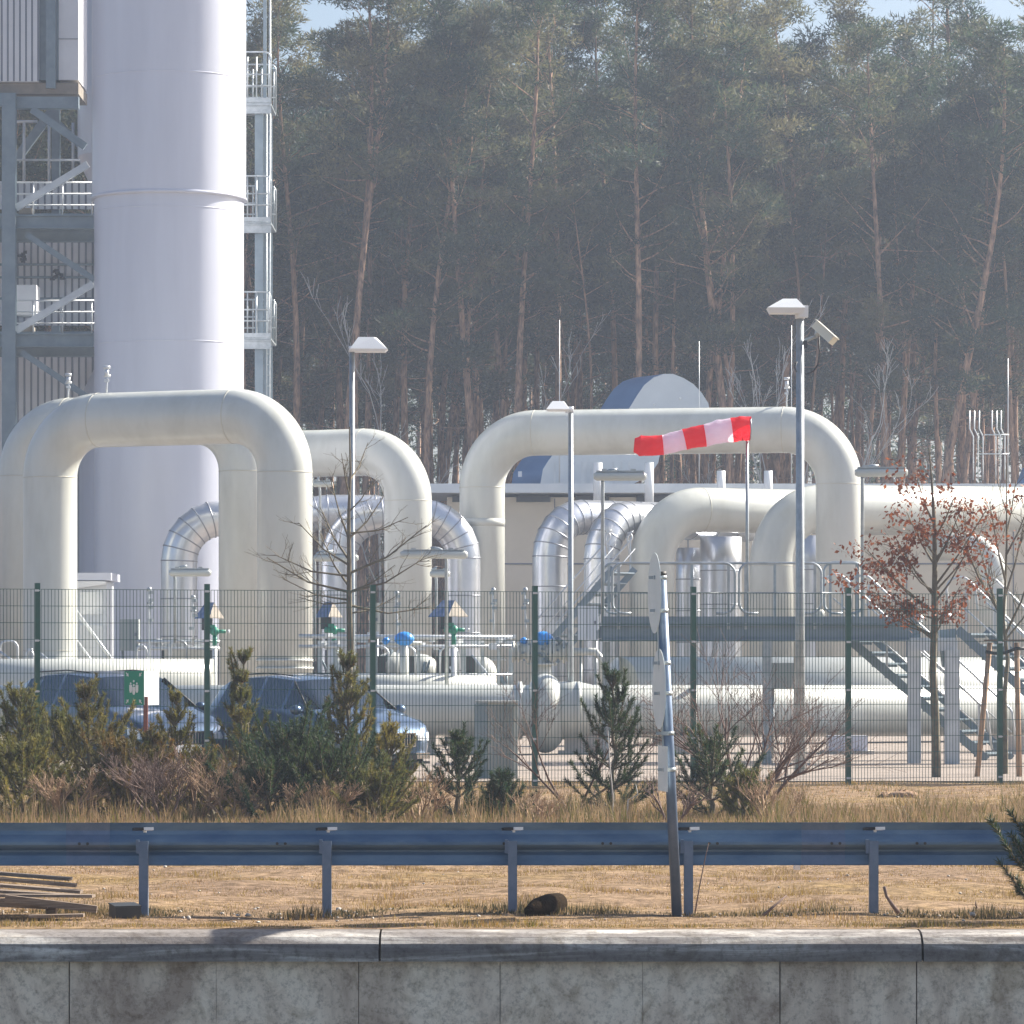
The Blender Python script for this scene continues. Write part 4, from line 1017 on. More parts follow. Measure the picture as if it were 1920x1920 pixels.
for k in range(24): mb.box(P(rgv.uniform(275,410),rgv.uniform(1200,1212),97.2),(rgv.uniform(.08,.25),.12,.1),rz=rgv.random())
each(mb,'fitting',STEELL,vl)
mb=MB(); mb.box(P(348,1255,98),(.95,.8,1.1)); mb.build('pump_housing',CABL,vl)
mb=MB(); mb.box(P(312,1250,98.4),(.2,.4,1.0)); mb.box(P(402,1252,98),(.25,.5,1.0)); each(mb,'dark_actuator',DARK,vl)
def cabinet(px0,px1,y0,y1,Y,label,legs=True,mt=CABL,side=0):
    rt=empty('control_box',leg((px0+px1)/2,Y,0),label,'control box','outdoor control boxes')
    mb=MB(); px_box(mb,px0,px1,y0,y1,Y,.45); mb.build('housing',mt,rt)
    mb=MB(); px_box(mb,px0+side,px0+side+1.2,y0+2,y1-2,Y-.012,.02); px_box(mb,px1-8,px1-4,(y0+y1)/2-4,(y0+y1)/2+2,Y-.03,.03); mb.build('door_edge',GROOVE,rt)
    if legs:
        mb=MB(); mb.tube([P(px0+5,y1,Y+.2),leg(px0+5,Y+.2,0)],.035,6); mb.tube([P(px1-5,y1,Y+.2),leg(px1-5,Y+.2,0)],.035,6); mb.build('stand',STEEL,rt)
    return rt
cb_=cabinet(225,260,1161,1220,98,'grey control box with a darker door behind the left parked car',True,CABD,20)
cabinet(1084,1122,1136,1200,90,'pale grey control box right of the middle lamp post',True,ROOFM,16)
cabinet(692,712,1130,1195,99,'small pale control box right of the third fence post',True,CABL,4)
cabinet(1444,1497,1243,1292,80,'low grey control box beside the tall right lamp post',True,CABD,10)
# rain roofs with green valve drives
def rain_roof(px0,px1,y0,y1,pxr,Y,label):
    rt=empty('rain_roof',leg((px0+px1)/2,Y,0),label,'rain roof','small rain roofs over valve drives')
    w=.8
    rid0=P(pxr,y0,Y-w*.1); rid1=P(pxr+(px1-px0)*.22,y0,Y+w); 
    fl=P(px0,y1,Y-w*.3); fr=P(px0+(px1-px0)*.30,y1,Y-w*.5); 
    mb=MB(); a1=P(px0,y1,Y-.3); a2=P(pxr-4,y1,Y-.7); a3=P(pxr+22,y0,Y+.2); a4=P(px0+24,y0,Y+.5)
    a1=P(px0,y1,Y); a2=P(px0+(px1-px0)*.50,y1-1,Y-.6); a3=P(px0+(px1-px0)*.66,y0,Y-.1); a4=P(px0+(px1-px0)*.36,y0,Y+.5)
    mb.prism([a1,a2,a3,a4],(0,0,.02)); mb.build('blue_sheet',ROOFB,rt)
    b1=P(px1,y1,Y-.1); b2=P(px1-(px1-px0)*.5,y1+0,Y-.6)
    mb=MB(); mb.prism([a3+Vector((.003,0,0)),a2+Vector((.003,0,.0)),b1,],(0,0,.02)); mb.build('tan_sheet',TAN,rt)
    mb=MB(); c=P((px0+px1)/2-4,y1+10,Y); mb.box(c,(.25,.2,.3)); mb.tube([c,Vector((c.x,c.y,.0))],.04,6); mb.build('stand',DARK,rt)
    dr_=empty('valve_drive',leg((px0+px1)/2+6,Y,0),label.replace('small blue and tan rain roof','green valve drive under the rain roof'),'valve drive','green valve drives')
    c=P((px0+px1)/2+10,y1+24,Y-.1)
    mb=MB(); mb.ball(c,.11,0,14,9); mb.tube([c,c+Vector((.26,0,.0))],.045,10); mb.tube([c,c+Vector((-.22,0,.02))],.07,10); mb.tube([c-Vector((0,0,.08)),c-Vector((0,0,.34))],.055,10); mb.box(c+Vector((-.06,0,.12)),(.14,.14,.08)); mb.build('housing',GREENP,dr_)
    mb=MB(); mb.tube([c+Vector((.30,0,0)),c+Vector((.36,0,0))],.04,8); mb.tube([c+Vector((0,0,-.42)),Vector((c.x,c.y,.5))],.06,8); mb.build('spindle',LAMPW,dr_)
rain_roof(803,878,1127,1157,825,93,'small blue and tan rain roof behind the long tube light pole')
rain_roof(590,642,1130,1158,606,97,'small blue and tan rain roof right of the foremost arch leg')
rain_roof(365,420,1131,1160,385,97,'small blue and tan rain roof behind the second fence post')
# blue domed valves
def dome_valve(px,Y,label):
    rt=empty('gas_valve',leg(px,Y,0),label,'gas valve','cream valves with blue caps')
    mb=MB(); c=P(px,1198,Y); mb.ball(c,.20,0,16,10,(1.15,1,.85)); mb.ball(c+Vector((-.42,0,-.05)),.09,0,10,8); mb.build('blue_cap',BLUEP,rt)
    return rt,c
rt,c=dome_valve(758,94,'cream valve with a blue cap in the centre valve station')
mb=MB(); mb.tube([c+Vector((-.4,0,-.1)),c+Vector((.4,0,-.1))],.05,8); mb.tube([c,Vector((c.x,c.y,.9))],.1,8); mb.build('valve_body',CREAM,rt)
rt,c=dome_valve(1018,90,'big cream flanged valve with a blue cap left of the middle lamp post')
mb=MB(); b_c=P(1015,1222,90)
mb.tube([b_c+Vector((-.62,0,0)),b_c+Vector((.62,0,0))],.19,20)
for dx,r_ in ((-.62,.24),(-.5,.22),(-.28,.29),(-.2,.29),(.2,.31),(.28,.31),(.5,.26),(.58,.22)): mb.tube([b_c+Vector((dx-.03,0,0)),b_c+Vector((dx+.03,0,0))],r_,22)
mb.tube([b_c+Vector((.6,0,0)),b_c+Vector((1.2,0,0)),b_c+Vector((1.35,0,-.2)),b_c+Vector((1.36,0,-.9))],.09,10)
mb.tube([b_c,Vector((b_c.x,b_c.y,.9))],[.2,.26],16); mb.tube([b_c+Vector((0,0,-.25)),b_c+Vector((0,0,-.3))],.34,20); mb.build('valve_body',CREAM,rt)
mb=MB()
for k in range(26): mb.box(b_c+Vector((rgv.uniform(-.6,.6),-.2,rgv.uniform(-.25,.2))),(.05,.1,.05))
mb.tube([b_c+Vector((.35,-.1,.22)),b_c+Vector((.42,-.1,.3))],.08,8); mb.build('bolts',STEELD,rt)
# small instrument columns
for i,(px,y0,y1,Y,lab) in enumerate(((280,1105,1330,95,'thin instrument standpipe right of the grey control box'),(362,1120,1210,96,'thin instrument standpipe beside the second fence post'),(744,1112,1195,95,'thin instrument standpipe in front of the middle arch leg'),(925,1106,1195,96,'thin instrument standpipe on the right arch left leg'),(985,1106,1200,92,'thin instrument standpipe left of the fourth fence post'))):
    rt=empty('instrument_standpipe',leg(px,Y,0),lab,'standpipe','instrument standpipes'); mb=MB()
    mb.tube([P(px,y1,Y),P(px+1,(y0+y1)/2+20,Y),P(px-1,y0+12,Y),P(px,y0,Y)],.028,6)
    mb.build('riser',STEELL,rt); mb=MB()
    for py in (y0+6,y0+20,y0+34,y0+58): mb.box(P(px+rgv.choice((-3,2,3)),py,Y),(.12,.09,.07)); 
    mb.tube([P(px-5,y0+26,Y),P(px+6,y0+26,Y)],.03,6); mb.ball(P(px,y0,Y),.06,0,10,6); mb.build('fittings',STEEL,rt)

# ------------------------------------------------------------------ fence
fr_=empty('mesh_fence',leg(960,61.5,0),'tall green welded mesh fence on green posts crossing the whole picture','fence')
ps=R_(16); fd=Vector((cos(ps),sin(ps),0)); p0=Vector((XX(70,59.5),59.5,0)); sp_f=2.52
for i in range(-3,11):
    p=p0+fd*(sp_f*i); 
    mb=MB(); mb.box((p.x,p.y,1.52),(.075,.075,3.04),rz=ps); mb.build('fence_post',FPOST,fr_)
    mb=MB()
    for z in (2.93,2.2,1.46,.73,.1): mb.box((p.x+.0,p.y-.05,z),(.06,.014,.03),rz=ps); mb.box((p.x+.035,p.y-.06,z),(.014,.014,.014))
    mb.build('clamp',STEELL,fr_)
    if i==10: break
    mb=MB(); a_=p+fd*.05; L=sp_f-.10; nv=48
    nrmf=Vector((sin(ps),-cos(ps),0))*.045
    a_=a_+nrmf
    for k in range(nv+1):
        q_=a_+fd*(L*k/nv); mb.tube([q_,q_+Vector((0,0,2.95))],.0046,3,caps=False,smooth=False)
    for k in range(13):
        z=.015+k*.2445
        for off_ in (-.006,.006): mb.bar(a_+Vector((0,off_,z)),a_+fd*L+Vector((0,off_,z)),.008,.008)
    mb.build('mesh_panel',WIRE,fr_)

# assembly sign (folded double panel)
sg=empty('assembly_point_sign',leg(273,58.3,0),'green V-folded assembly point sign on a reddish post, right face painted white as glare','sign')
Ys=58.3
mb=MB(); mb.box((XX(273,Ys),Ys+.03,ZZ(1330,Ys)/2+.1),(.06,.05,ZZ(1322,Ys)+.1)); mb.build('post',RUSTP,sg)
def panel(pxa,pxb,Ya,Yb,mt,nm):
    a_=P(pxa,1258,Ya); b2=P(pxb,1258,Yb); z0,z1=ZZ(1322,Ys),ZZ(1258,Ys); d_=(b2-a_); d_.z=0; n_=Vector((d_.y,-d_.x,0)).normalized()
    mb=MB(); mb.prism([Vector((a_.x,a_.y,z0)),Vector((b2.x,b2.y,z0)),Vector((b2.x,b2.y,z1)),Vector((a_.x,a_.y,z1))],-n_*.02); mb.build(nm,mt,sg)
    return Vector((a_.x,a_.y,z0)),d_,z1-z0,n_
o_,d_,hh,n_=panel(233,269.5,Ys+.30,Ys,SIGNG,'green_panel')
def pic(shapes,o_,d_,hh,n_,nm='pictogram',mt=SIGNW):
    mb=MB()
    for poly in shapes:
        mb.prism([o_+d_*u_+Vector((0,0,hh*v_))+n_*.006 for (u_,v_) in poly],-n_*.004)
    mb.build(nm,mt,sg)
def arrow(cx,cy,dx,dy,asp):
    # from corner towards centre; asp = width/height
    L=.16; sh=[]
    ux,uy=dx,dy; px_,py_=-dy,dx
    def q(a1,b1): return ((cx+(ux*a1+px_*b1)/asp), cy+uy*a1+py_*b1)
    sh.append([q(0,-.014),q(L*.8,-.014),q(L*.8,.014),q(0,.014)])
    sh.append([q(L,0),q(L*.45,-.06),q(L*.45,-.035),q(L*.8,0.0)]); sh.append([q(L,0),q(L*.8,0),q(L*.45,.035),q(L*.45,.06)])
    return sh
S=[]; asp=(d_.length)/hh; s2_=.7071
for cx_,cy_,dx,dy in ((.10,.95,s2_,-s2_),(.90,.95,-s2_,-s2_),(.10,.05,s2_,s2_),(.90,.05,-s2_,s2_)): S+=arrow(cx_,cy_,dx,dy,asp)
def circ(cx_,cy_,r_): return [(cx_+r_*cos(2*pi*k/12)/asp, cy_+r_*sin(2*pi*k/12)) for k in range(12)]
for cx_,cy_,r_ in ((.5,.70,.035),(.34,.63,.032),(.66,.63,.032),(.5,.58,.036)): S.append(circ(cx_,cy_,r_))
for cx_,b0_,t_ in ((.34,.36,.59),(.66,.36,.59),(.5,.30,.53)): S.append([(cx_-.06/asp,b0_+.06),(cx_-.03/asp,b0_),(cx_+.03/asp,b0_),(cx_+.06/asp,b0_+.06),(cx_+.06/asp,t_),(cx_-.06/asp,t_)])
pic(S,o_,d_,hh,n_)
o2,d2,hh2,n2_=panel(270.5,298,Ys,Ys+.30,SIGNW,'glare_panel')  # right face coloured white to imitate sun glare

# ------------------------------------------------------------------ concrete utility cabinet right of cars
uc=empty('utility_cabinet',leg(930,65.6,0),'tall grey ribbed utility cabinet standing behind the fence right of the cars','cabinet')
Yu=65.8
xl,xm,xr_=XX(892,Yu),XX(915,Yu),XX(971,Yu); zt_=ZZ(1318,Yu)
mb=MB(); poly=[(xl,Yu+.25,0),(xm,Yu,0),(xr_,Yu+.04,0),(xr_,Yu+.4,0),(xl,Yu+.42,0)]
mb.prism(poly,(0,0,zt_)); mb.build('housing',CABL,uc)
mb=MB(); 
for k in range(9): x=xm+.03+(xr_-xm-.06)*k/8; mb.box((x,Yu+.0,zt_/2),(.018,.02,zt_-.06))
mb.build('door_rib',CABD,uc)
mb=MB(); mb.prism([(xl-.01,Yu+.25,zt_+.002),(xm,Yu-.03,zt_+.002),(xr_+.01,Yu+.01,zt_+.002),(xr_+.01,Yu+.42,zt_+.002),(xl-.01,Yu+.44,zt_+.002)],(0,0,.03)); mb.build('lid',CABL,uc)
mb=MB(); mb.prism([(xl-.012,Yu+.235,.02),(xm-.012,Yu-.015,.02),(xm-.012,Yu-.015,zt_-.02),(xl-.012,Yu+.235,zt_-.02)],(-.004,-.004,0)); mb.build('side_panel',CABD,uc)

# ------------------------------------------------------------------ cars
def car(pos, psi, paint, label, scale=1.0, estate=False):
    root=empty('parked_car',(0,0,0),label,'car','cars parked behind the fence')
    #  x from front, halfwidths and heights
    S=[ # x, lower z, w, belt z, w_belt, roofedge z, w_roofedge, rooftop z
     (0.00,.40,.55,.66,.52,None),(0.05,.32,.74,.74,.70,None),(0.16,.26,.84,.84,.80,None),(0.40,.24,.90,.93,.86,None),(0.75,.24,.92,1.0,.88,None),(1.02,.24,.93,1.06,.89,None),
     (1.10,.24,.93,1.08,.895,(1.10,.80,1.12)),(1.45,.24,.93,1.10,.90,(1.35,.72,1.37)),(1.80,.24,.93,1.11,.90,(1.55,.66,1.585)),(1.88,.24,.93,1.11,.90,(1.575,.655,1.61)),
     (2.62,.24,.93,1.12,.90,(1.625,.655,1.67)),(2.70,.24,.93,1.12,.90,(1.625,.655,1.67)),(3.35,.24,.93,1.13,.90,(1.60,.65,1.645)),(3.45,.24,.93,1.14,.90,(1.59,.645,1.64)),(3.85,.25,.92,1.15,.885,(1.55,.63,1.59)),
     (4.10,.28,.90,1.14,.86,(1.44,.66,1.47)),(4.32,.32,.86,1.05,.82,(1.12,.72,1.14)),(4.40,.38,.80,.80,.78,None)]
    rows=[]
    for (x,zl,w,zb,wb,rf) in S:
        pr=[(w*.88,zl),(w*.97,zl+.10),(w,(zl+zb)*.5),(w*.985,zb-.12),(wb,zb)]
        if rf: pr+=[(rf[1]+(wb-rf[1])*.5,(zb+rf[0])*.5),(rf[1],rf[0]),(rf[1]*.6,rf[2]),(0,rf[2]+.012)]
        else: pr+=[(wb*.85,zb+.012),(wb*.6,zb+.03),(wb*.3,zb+.042),(0,zb+.046)]
        rows.append((x,pr))
    M=Matrix.Rotation(0,3,'Z')
    def V3(x,w,z): return Vector((-x,w,z))
    nP=9; body=MB(); glass=MB()
    for sgn in (1,-1):
        vs=[V3(x,sgn*w,z) for (x,pr) in rows for (w,z) in pr]
        bf=[]; gf=[]
        for i in range(len(rows)-1):
            has0=S[i][5] is not None; has1=S[i+1][5] is not None
            for j in range(nP-1):
                f=(i*nP+j,i*nP+j+1,(i+1)*nP+j+1,(i+1)*nP+j)
                if sgn<0: f=f[::-1]
                g_=False
                if has0 and has1:
                    x0_,x1_=S[i][0],S[i+1][0]
                    if j in (4,5) and ((1.4<x0_ and x1_<=1.81) or (1.87<x0_<1.9) or (2.69<x0_<2.75) or (3.44<x0_<3.5)): g_=True   # side windows
                    if j in (6,7) and x0_>=1.09 and x1_<=1.81: g_=True       # windscreen
                    if j in (5,6) and x0_>=1.09 and x1_<=1.46: g_= True
                    if j in (6,7) and 4.09<x0_<4.2: g_=True
                (gf if g_ else bf).append(f)
        body.add(vs,bf,0,True); glass.add(vs,gf,0,True)
        # nose & tail caps
    f0=[V3(rows[0][0],w,z) for (w,z) in rows[0][1]]+[V3(rows[0][0],-w,z) for (w,z) in reversed(rows[0][1])]
    body.add(f0,[tuple(range(len(f0)))]); 
    f1=[V3(rows[-1][0],w,z) for (w,z) in rows[-1][1]]+[V3(rows[-1][0],-w,z) for (w,z) in reversed(rows[-1][1])]
    body.add(f1,[tuple(reversed(range(len(f1))))])
    body.build('body',paint,root); each(glass,'window',GLASS,root)
    mb=MB()
    for sgn in (1,-1):
        mb.tube([V3(1.12,sgn*.86,1.10),V3(1.8,sgn*.67,1.56)],.018,6)
        mb.tube([V3(1.95,sgn*.62,1.655),V3(2.7,sgn*.61,1.69),V3(3.7,sgn*.60,1.66)],.012,6)
    mb.build('pillars',BLACK,root)
    # interior
    mb=MB(); mb.box((-2.6,0,.62),(3.0,1.5,.5)); mb.box((-1.25,0,.98),(.5,1.5,.16))
    for yy in (-.38,.38):
        mb.box((-2.25,yy,1.05),(.16,.5,.62),ry=-.2); mb.box((-2.32,yy,1.42),(.1,.28,.18)); mb.box((-3.2,yy,1.0),(.16,.6,.6)); mb.box((-3.25,yy,1.35),(.09,.26,.15))
    mb.lathe((-1.65,.38,1.02),[(.17,-.012),(.19,0),(.17,.012)],20,axis='X'); mb.build('seats',SEATM,root)
    # grille
    g0=MB(); g0.box((-.035,0,.62),(.07,.92,.20)); g0.build('grille',BLACK,root)
    g1=MB()
    for k in range(17): g1.box((.006,-.42+k*.0525,.62),(.012,.014,.17))
    g1.bar((.008,-.47,.725),(.008,.47,.725),.03,.022); g1.bar((.008,-.47,.515),(.008,.47,.515),.03,.022)
    for yy in (-.47,.47): g1.bar((.008,yy,.515),(.008,yy,.725),.022,.03,up=(0,1,0))
    g1.build('grille_trim',CHROME,root)
    for sgn in (1,-1):
        h=MB(); h.prism([V3(.0,sgn*.50,.70),V3(.14,sgn*.80,.74),V3(.36,sgn*.885,.80),V3(.34,sgn*.885,.68),V3(.12,sgn*.80,.60),V3(.0,sgn*.50,.61)],(.03,sgn*.012,0)); h.build('headlight',HEADL,root)
        h=MB(); h.ball(V3(.98+.25,sgn*1.02,1.10),.11,0,12,8,(.7,1,.75)); h.tube([V3(1.2,sgn*.88,1.07),V3(1.2,sgn*.98,1.08)],.025,6); h.build('wing_mirror',paint,root)
        h=MB(); h.prism([V3(4.36,sgn*.6,.95),V3(4.2,sgn*.83,.98),V3(4.2,sgn*.85,.82),V3(4.40,sgn*.6,.80)],(-.02,sgn*.01,0)); h.build('tail_light',RED,root)
        h=MB(); h.box((-.02,sgn*.62,.36),(.06,.28,.10)); h.build('fog_light',CHROME,root)
    mb=MB(); mb.box((-.02,0,.34),(.08,1.0,.10)); mb.box((-.25,0,.25),(.4,1.6,.04)); mb.build('lower_grille',BLACK,root)
    mb=MB(); mb.box((.022,0,.455),(.014,.52,.11)); p_=mb.build('number_plate',PLATE,root)
    mb=MB(); mb.box((.031,-.235,.455),(.006,.04,.10)); mb.build('plate_band',PBLUE,p_)
    for xw in (.82,3.48):
        for sgn in (1,-1):
            w_=MB(); c=Vector((-xw,sgn*.80,.335)); 
            w_.lathe(c,[(.20,-.11),(.31,-.115),(.335,-.08),(.335,.08),(.31,.115),(.20,.11)],28,axis='Y'); wh=w_.build('wheel',BLACK,root)
            r_=MB(); r_.lathe(c,[(.001,sgn*.07),(.08,sgn*.09),(.20,sgn*.10),(.215,sgn*.112)],20,axis='Y')
            for k in range(5): an=2*pi*k/5; r_.bar(c+Vector((0,sgn*.10,0)),c+Vector((.19*cos(an),sgn*.105,.19*sin(an))),.05,.02,up=(0,1,0))
            r_.build('rim',STEELL,wh)
            if True:
                a2_=MB(); pl=[]
                for k in range(13): an=pi*k/12; pl.append(Vector((-xw+.40*cos(an),sgn*.935,.34+.40*sin(an))))
                a2_.prism(pl,(0,-sgn*.015,0)); a2_.build('wheel_arch',BLACK,root)
    root.location=pos; root.rotation_euler=(0,0,-psi); root.scale=(scale,)*3
    return root
psi=R_(54)
def front_at(px,Y): return Vector((XX(px,Y),Y,.02))
car(front_at(733,65.6),psi,CARB,'blue-grey car with a slatted chrome grille parked behind the fence, right of the other car',1.0)
car(front_at(350,66.2),psi,CARS,'dark blue car parked behind the assembly sign at the left',1.03)

# ------------------------------------------------------------------ near vegetation
def young_pine(px, Y, ytop, seed, width, label, mt=NEEDY, dens=1.0, leader=True, orange=.0):
    rg=random.Random(seed); nr=np.random.default_rng(seed)
    x=XX(px,Y); H=ZZ(ytop,Y); root=empty('young_pine',(x,Y,0),label,'young pine','young pines in front of the fence')
    mb=MB(); V=[]; VO=[]
    def brushy(p0,p1,r=.065,nper=330):
        p0=np.array(p0); p1=np.array(p1); d=p1-p0; L=np.linalg.norm(d)+1e-6; d=d/L; n=max(10,int(nper*L*dens))
        t=nr.random(n)**.8; q=p0+(p1-p0)*t[:,None]
        o=nr.normal(size=(n,3)); o-= (o@d)[:,None]*d; o/=np.linalg.norm(o,axis=1)[:,None]
        v=d*.75+o*.75; v/=np.linalg.norm(v,axis=1)[:,None]
        s=np.cross(v,nr.normal(size=(n,3))); s/=np.linalg.norm(s,axis=1)[:,None]
        l=(r*nr.uniform(.7,1.25,n))[:,None]; w=.0036*nr.uniform(.8,1.6,n)[:,None]
        T=np.stack([q-s*w,q+s*w,q+v*l],1)
        if orange>0:
            k=nr.random(n)<(orange if nr.random()<.5 else orange*.2); 
            if k.any(): VO.append(T[k])
            T=T[~k]
        V.append(T)
    top=Vector((x+rg.gauss(0,.06),Y+rg.gauss(0,.05),H)); base=Vector((x,Y,-.05))
    K=9; st=[base.lerp(top,i/K)+Vector((rg.gauss(0,.012),rg.gauss(0,.012),0)) for i in range(K+1)]
    mb.tube(st,[.032*(1-i/K)+.007 for i in range(K+1)],7,caps=False)
    brushy(st[-2]+(st[-1]-st[-2])*.1,st[-1]+Vector((0,0,.02)),.055,420)
    nw=max(5,int(H/.23))
    for wv in range(nw):
        t=(wv+.4)/nw; i=min(K-1,int(t*K)); p=st[i].lerp(st[i+1],t*K-i)
        L=width*.72*rg.uniform(.7,1.15)*((1-t)**.6*1.0+.10); nb=rg.randint(6,8)
        for b in range(nb):
            an=2*pi*(b+rg.random()*.8)/nb; up=.35+1.1*t+rg.gauss(0,.12)
            l=L*rg.uniform(.6,1.12); d=Vector((cos(an),sin(an),up)).normalized()
            m1=p+d*l*.5; d2=(d+Vector((0,0,.5+.5*t))).normalized(); e=m1+d2*l*.55
            mb.tube([p,m1,e],[.012,.008,.004],4,caps=False)
            brushy(p.lerp(m1,.45),m1,.06); brushy(m1,e,.065,480)
            for s in range(rg.randint(1,3)):
                q=p.lerp(m1,rg.uniform(.5,1)); dd=(d2+Vector((rg.gauss(0,.6),rg.gauss(0,.6),rg.uniform(-.1,.5)))).normalized(); e2=q+dd*l*rg.uniform(.25,.5)
                mb.tube([q,e2],[.006,.003],3,caps=False); brushy(q,e2,.06,420)
    for k in range(int(9*width/1.2)+3):
        t=rg.uniform(.45,.93); i=min(K-1,int(t*K)); p=st[i].lerp(st[i+1],t*K-i); an=rg.uniform(0,2*pi); rr_=width*.5*(1.05-t)*rg.uniform(.4,1)
        q=p+Vector((cos(an)*rr_,sin(an)*rr_,.05)); e=q+Vector((rg.gauss(cos(an)*.05,.03),rg.gauss(0,.04),rg.uniform(.2,.42)*min(1.2,H/1.7)))
        mb.tube([p,q,e],[.010,.008,.005],4,caps=False); brushy(q,e,.055,520)
    mb.build('stem',BARKG,root); tri_mesh('needles',V,mt,root)
    if VO: tri_mesh('browned_needles',VO,NEEDO,root)
    return root
yp=[(30,50,1310,1.4,'bushy young pine at the left edge in front of the parked car',NEEDY,.1),
 (168,49,1292,1.3,'young pine with brown-tipped needles left of the assembly sign',NEEDY,.5),
 (95,52,1350,1.4,'low dark pine between the left edge pine and the brown-tipped one',NEEDY,.2),
 (320,50,1298,.75,'slim young pine just right of the assembly sign',NEEDY,.25),
 (270,48.5,1385,1.0,'small browning pine under the assembly sign',NEEDO,.6),
 (450,50.5,1222,.85,'tallest young pine, its upright candles in front of the gap between the cars',NEEDY,.15),
 (548,48.5,1392,1.8,'dense dark rounded pine below the right car windows',NEEDD,0),
 (652,51,1236,.95,'tall young pine with many upright candles before the right car windscreen',NEEDY,.2),
 (722,49.5,1362,.85,'spreading young pine covering the right car bonnet',NEEDY,.1),
 (860,49,1380,.95,'small thin young pine in front of the ribbed utility cabinet',NEEDD,.05),
 (222,48.1,1425,1.5,'broad golden-brown pine bush at the foot of the assembly sign',NEEDO,.5),
 (40,47.8,1415,1.4,'broad low olive pine in the left corner behind the guardrail',NEEDY,.35),
 (398,48.8,1425,1.0,'low olive pine left of the tallest young pine',NEEDY,.3),
 (612,48.0,1425,1.7,'broad dark low pine under the tall candle pine',NEEDD,.05),
 (700,47.7,1475,1.1,'low wide pine below the right car bonnet',NEEDY,.1),
 (500,47.6,1450,1.3,'low dark pine right of the tallest young pine foot',NEEDD,.05),
 (940,48.2,1455,.7,'knee-high pine sprout left of the dark bottlebrush pine',NEEDD,.05),
 (1150,50,1266,1.25,'dark bottlebrush pine standing alone left of the leaning sign post',NEEDD,.0),
 (1335,49,1400,1.2,'low pine at the foot of the bare shrub right of the leaning sign post',NEEDD,.1),
 (1395,48.2,1460,.8,'lowest pine sprout under the bare shrub',NEEDY,.15)]
for i,(px,Y,yt,w,lab,mt_,orr) in enumerate(yp): young_pine(px,Y,yt,100+i,w,lab,mt_,orange=orr)
# pine branch entering at right edge, close to rail
def edge_pine():
    x=XX(1975,29.0); rt=young_pine(1985,29.2,1490,333,.95,'orange-tipped pine reaching in at the right edge over the guardrail',NEEDD,orange=.25); return rt
edge_pine()

def shrub(px,Y,h,seed,label,mt=TWIG,depth=4,stems=4,spread=.75,r=.022,kids=4,cat='shrub',ratio=.62):
    rg=random.Random(seed); x=XX(px,Y); mb=MB(); tips=[]
    for s in range(stems):
        an=2*pi*s/stems+rg.random(); grow(mb,(x+.05*cos(an),Y+.05*sin(an),-.02),(cos(an)*.75,sin(an)*.6,.8),h*.42,r,depth-1,rg,tips,up=.12,kids=kids,spread=spread,ratio=ratio,nseg=4,n=5,minr=.0022)
    return build_top(mb,'bare_shrub',mt,(x,Y,0),label,cat,'bare shrubs in front of the fence')
shrub(1400,50,3.1,41,'wide bare dark shrub right of the leaning sign post',stems=7,spread=.95,kids=5,r=.03)
shrub(1075,50.5,2.5,42,'bare shrub leaning left behind the dark bottlebrush pine',stems=4,kids=4)
shrub(360,48.5,1.35,43,'pale brown bare thicket between the two car bumpers',TWIGL,stems=7,kids=5)
shrub(235,48,1.2,44,'reddish bare thicket below the assembly sign',TWIG,stems=6,kids=5)
shrub(440,47.5,1.1,45,'pale bare thicket at the foot of the tallest young pine',TWIGL,stems=6,kids=5)
shrub(300,47.6,1.3,51,'purplish bare thicket between the assembly sign and the tallest young pine',TWIG,stems=7,kids=5)
shrub(120,47.5,1.0,52,'low bare thicket in front of the left edge pines',TWIGL,stems=7,kids=5)
shrub(600,47.3,.85,53,'low bare thicket below the dense dark pine',TWIGL,stems=7,kids=5)
shrub(1010,47.4,.7,54,'low tangle of dry stems left of the dark bottlebrush pine',TWIGL,stems=6,kids=4)
shrub(790,48,1.0,46,'small bare brown bush below the chrome grille',TWIGL,stems=5,kids=4)
shrub(1260,47.2,1.0,47,'low bare grey bush behind the leaning sign post foot',TWIG,stems=5,kids=4)
shrub(1450,47.5,.9,48,'low bare brown bush right of the wide dark shrub',TWIGL,stems=6,kids=4)
# birch whips
for px,yt,xt,lab in ((1147,1370,1140,'thin white birch whip in front of the dark bottlebrush pine'),(1175,1470,1192,'short pale birch whip right of the taller one')):
    mb=MB(); mb.tube([P(px,1545,47),P(px+3,1500,47),P(xt+4,1440 if px==1147 else 1490,47),P(xt,yt,47)],[.012,.010,.008,.003],6); tag(mb.build('birch_whip',BARKB),lab,'birch whip','birch whips')

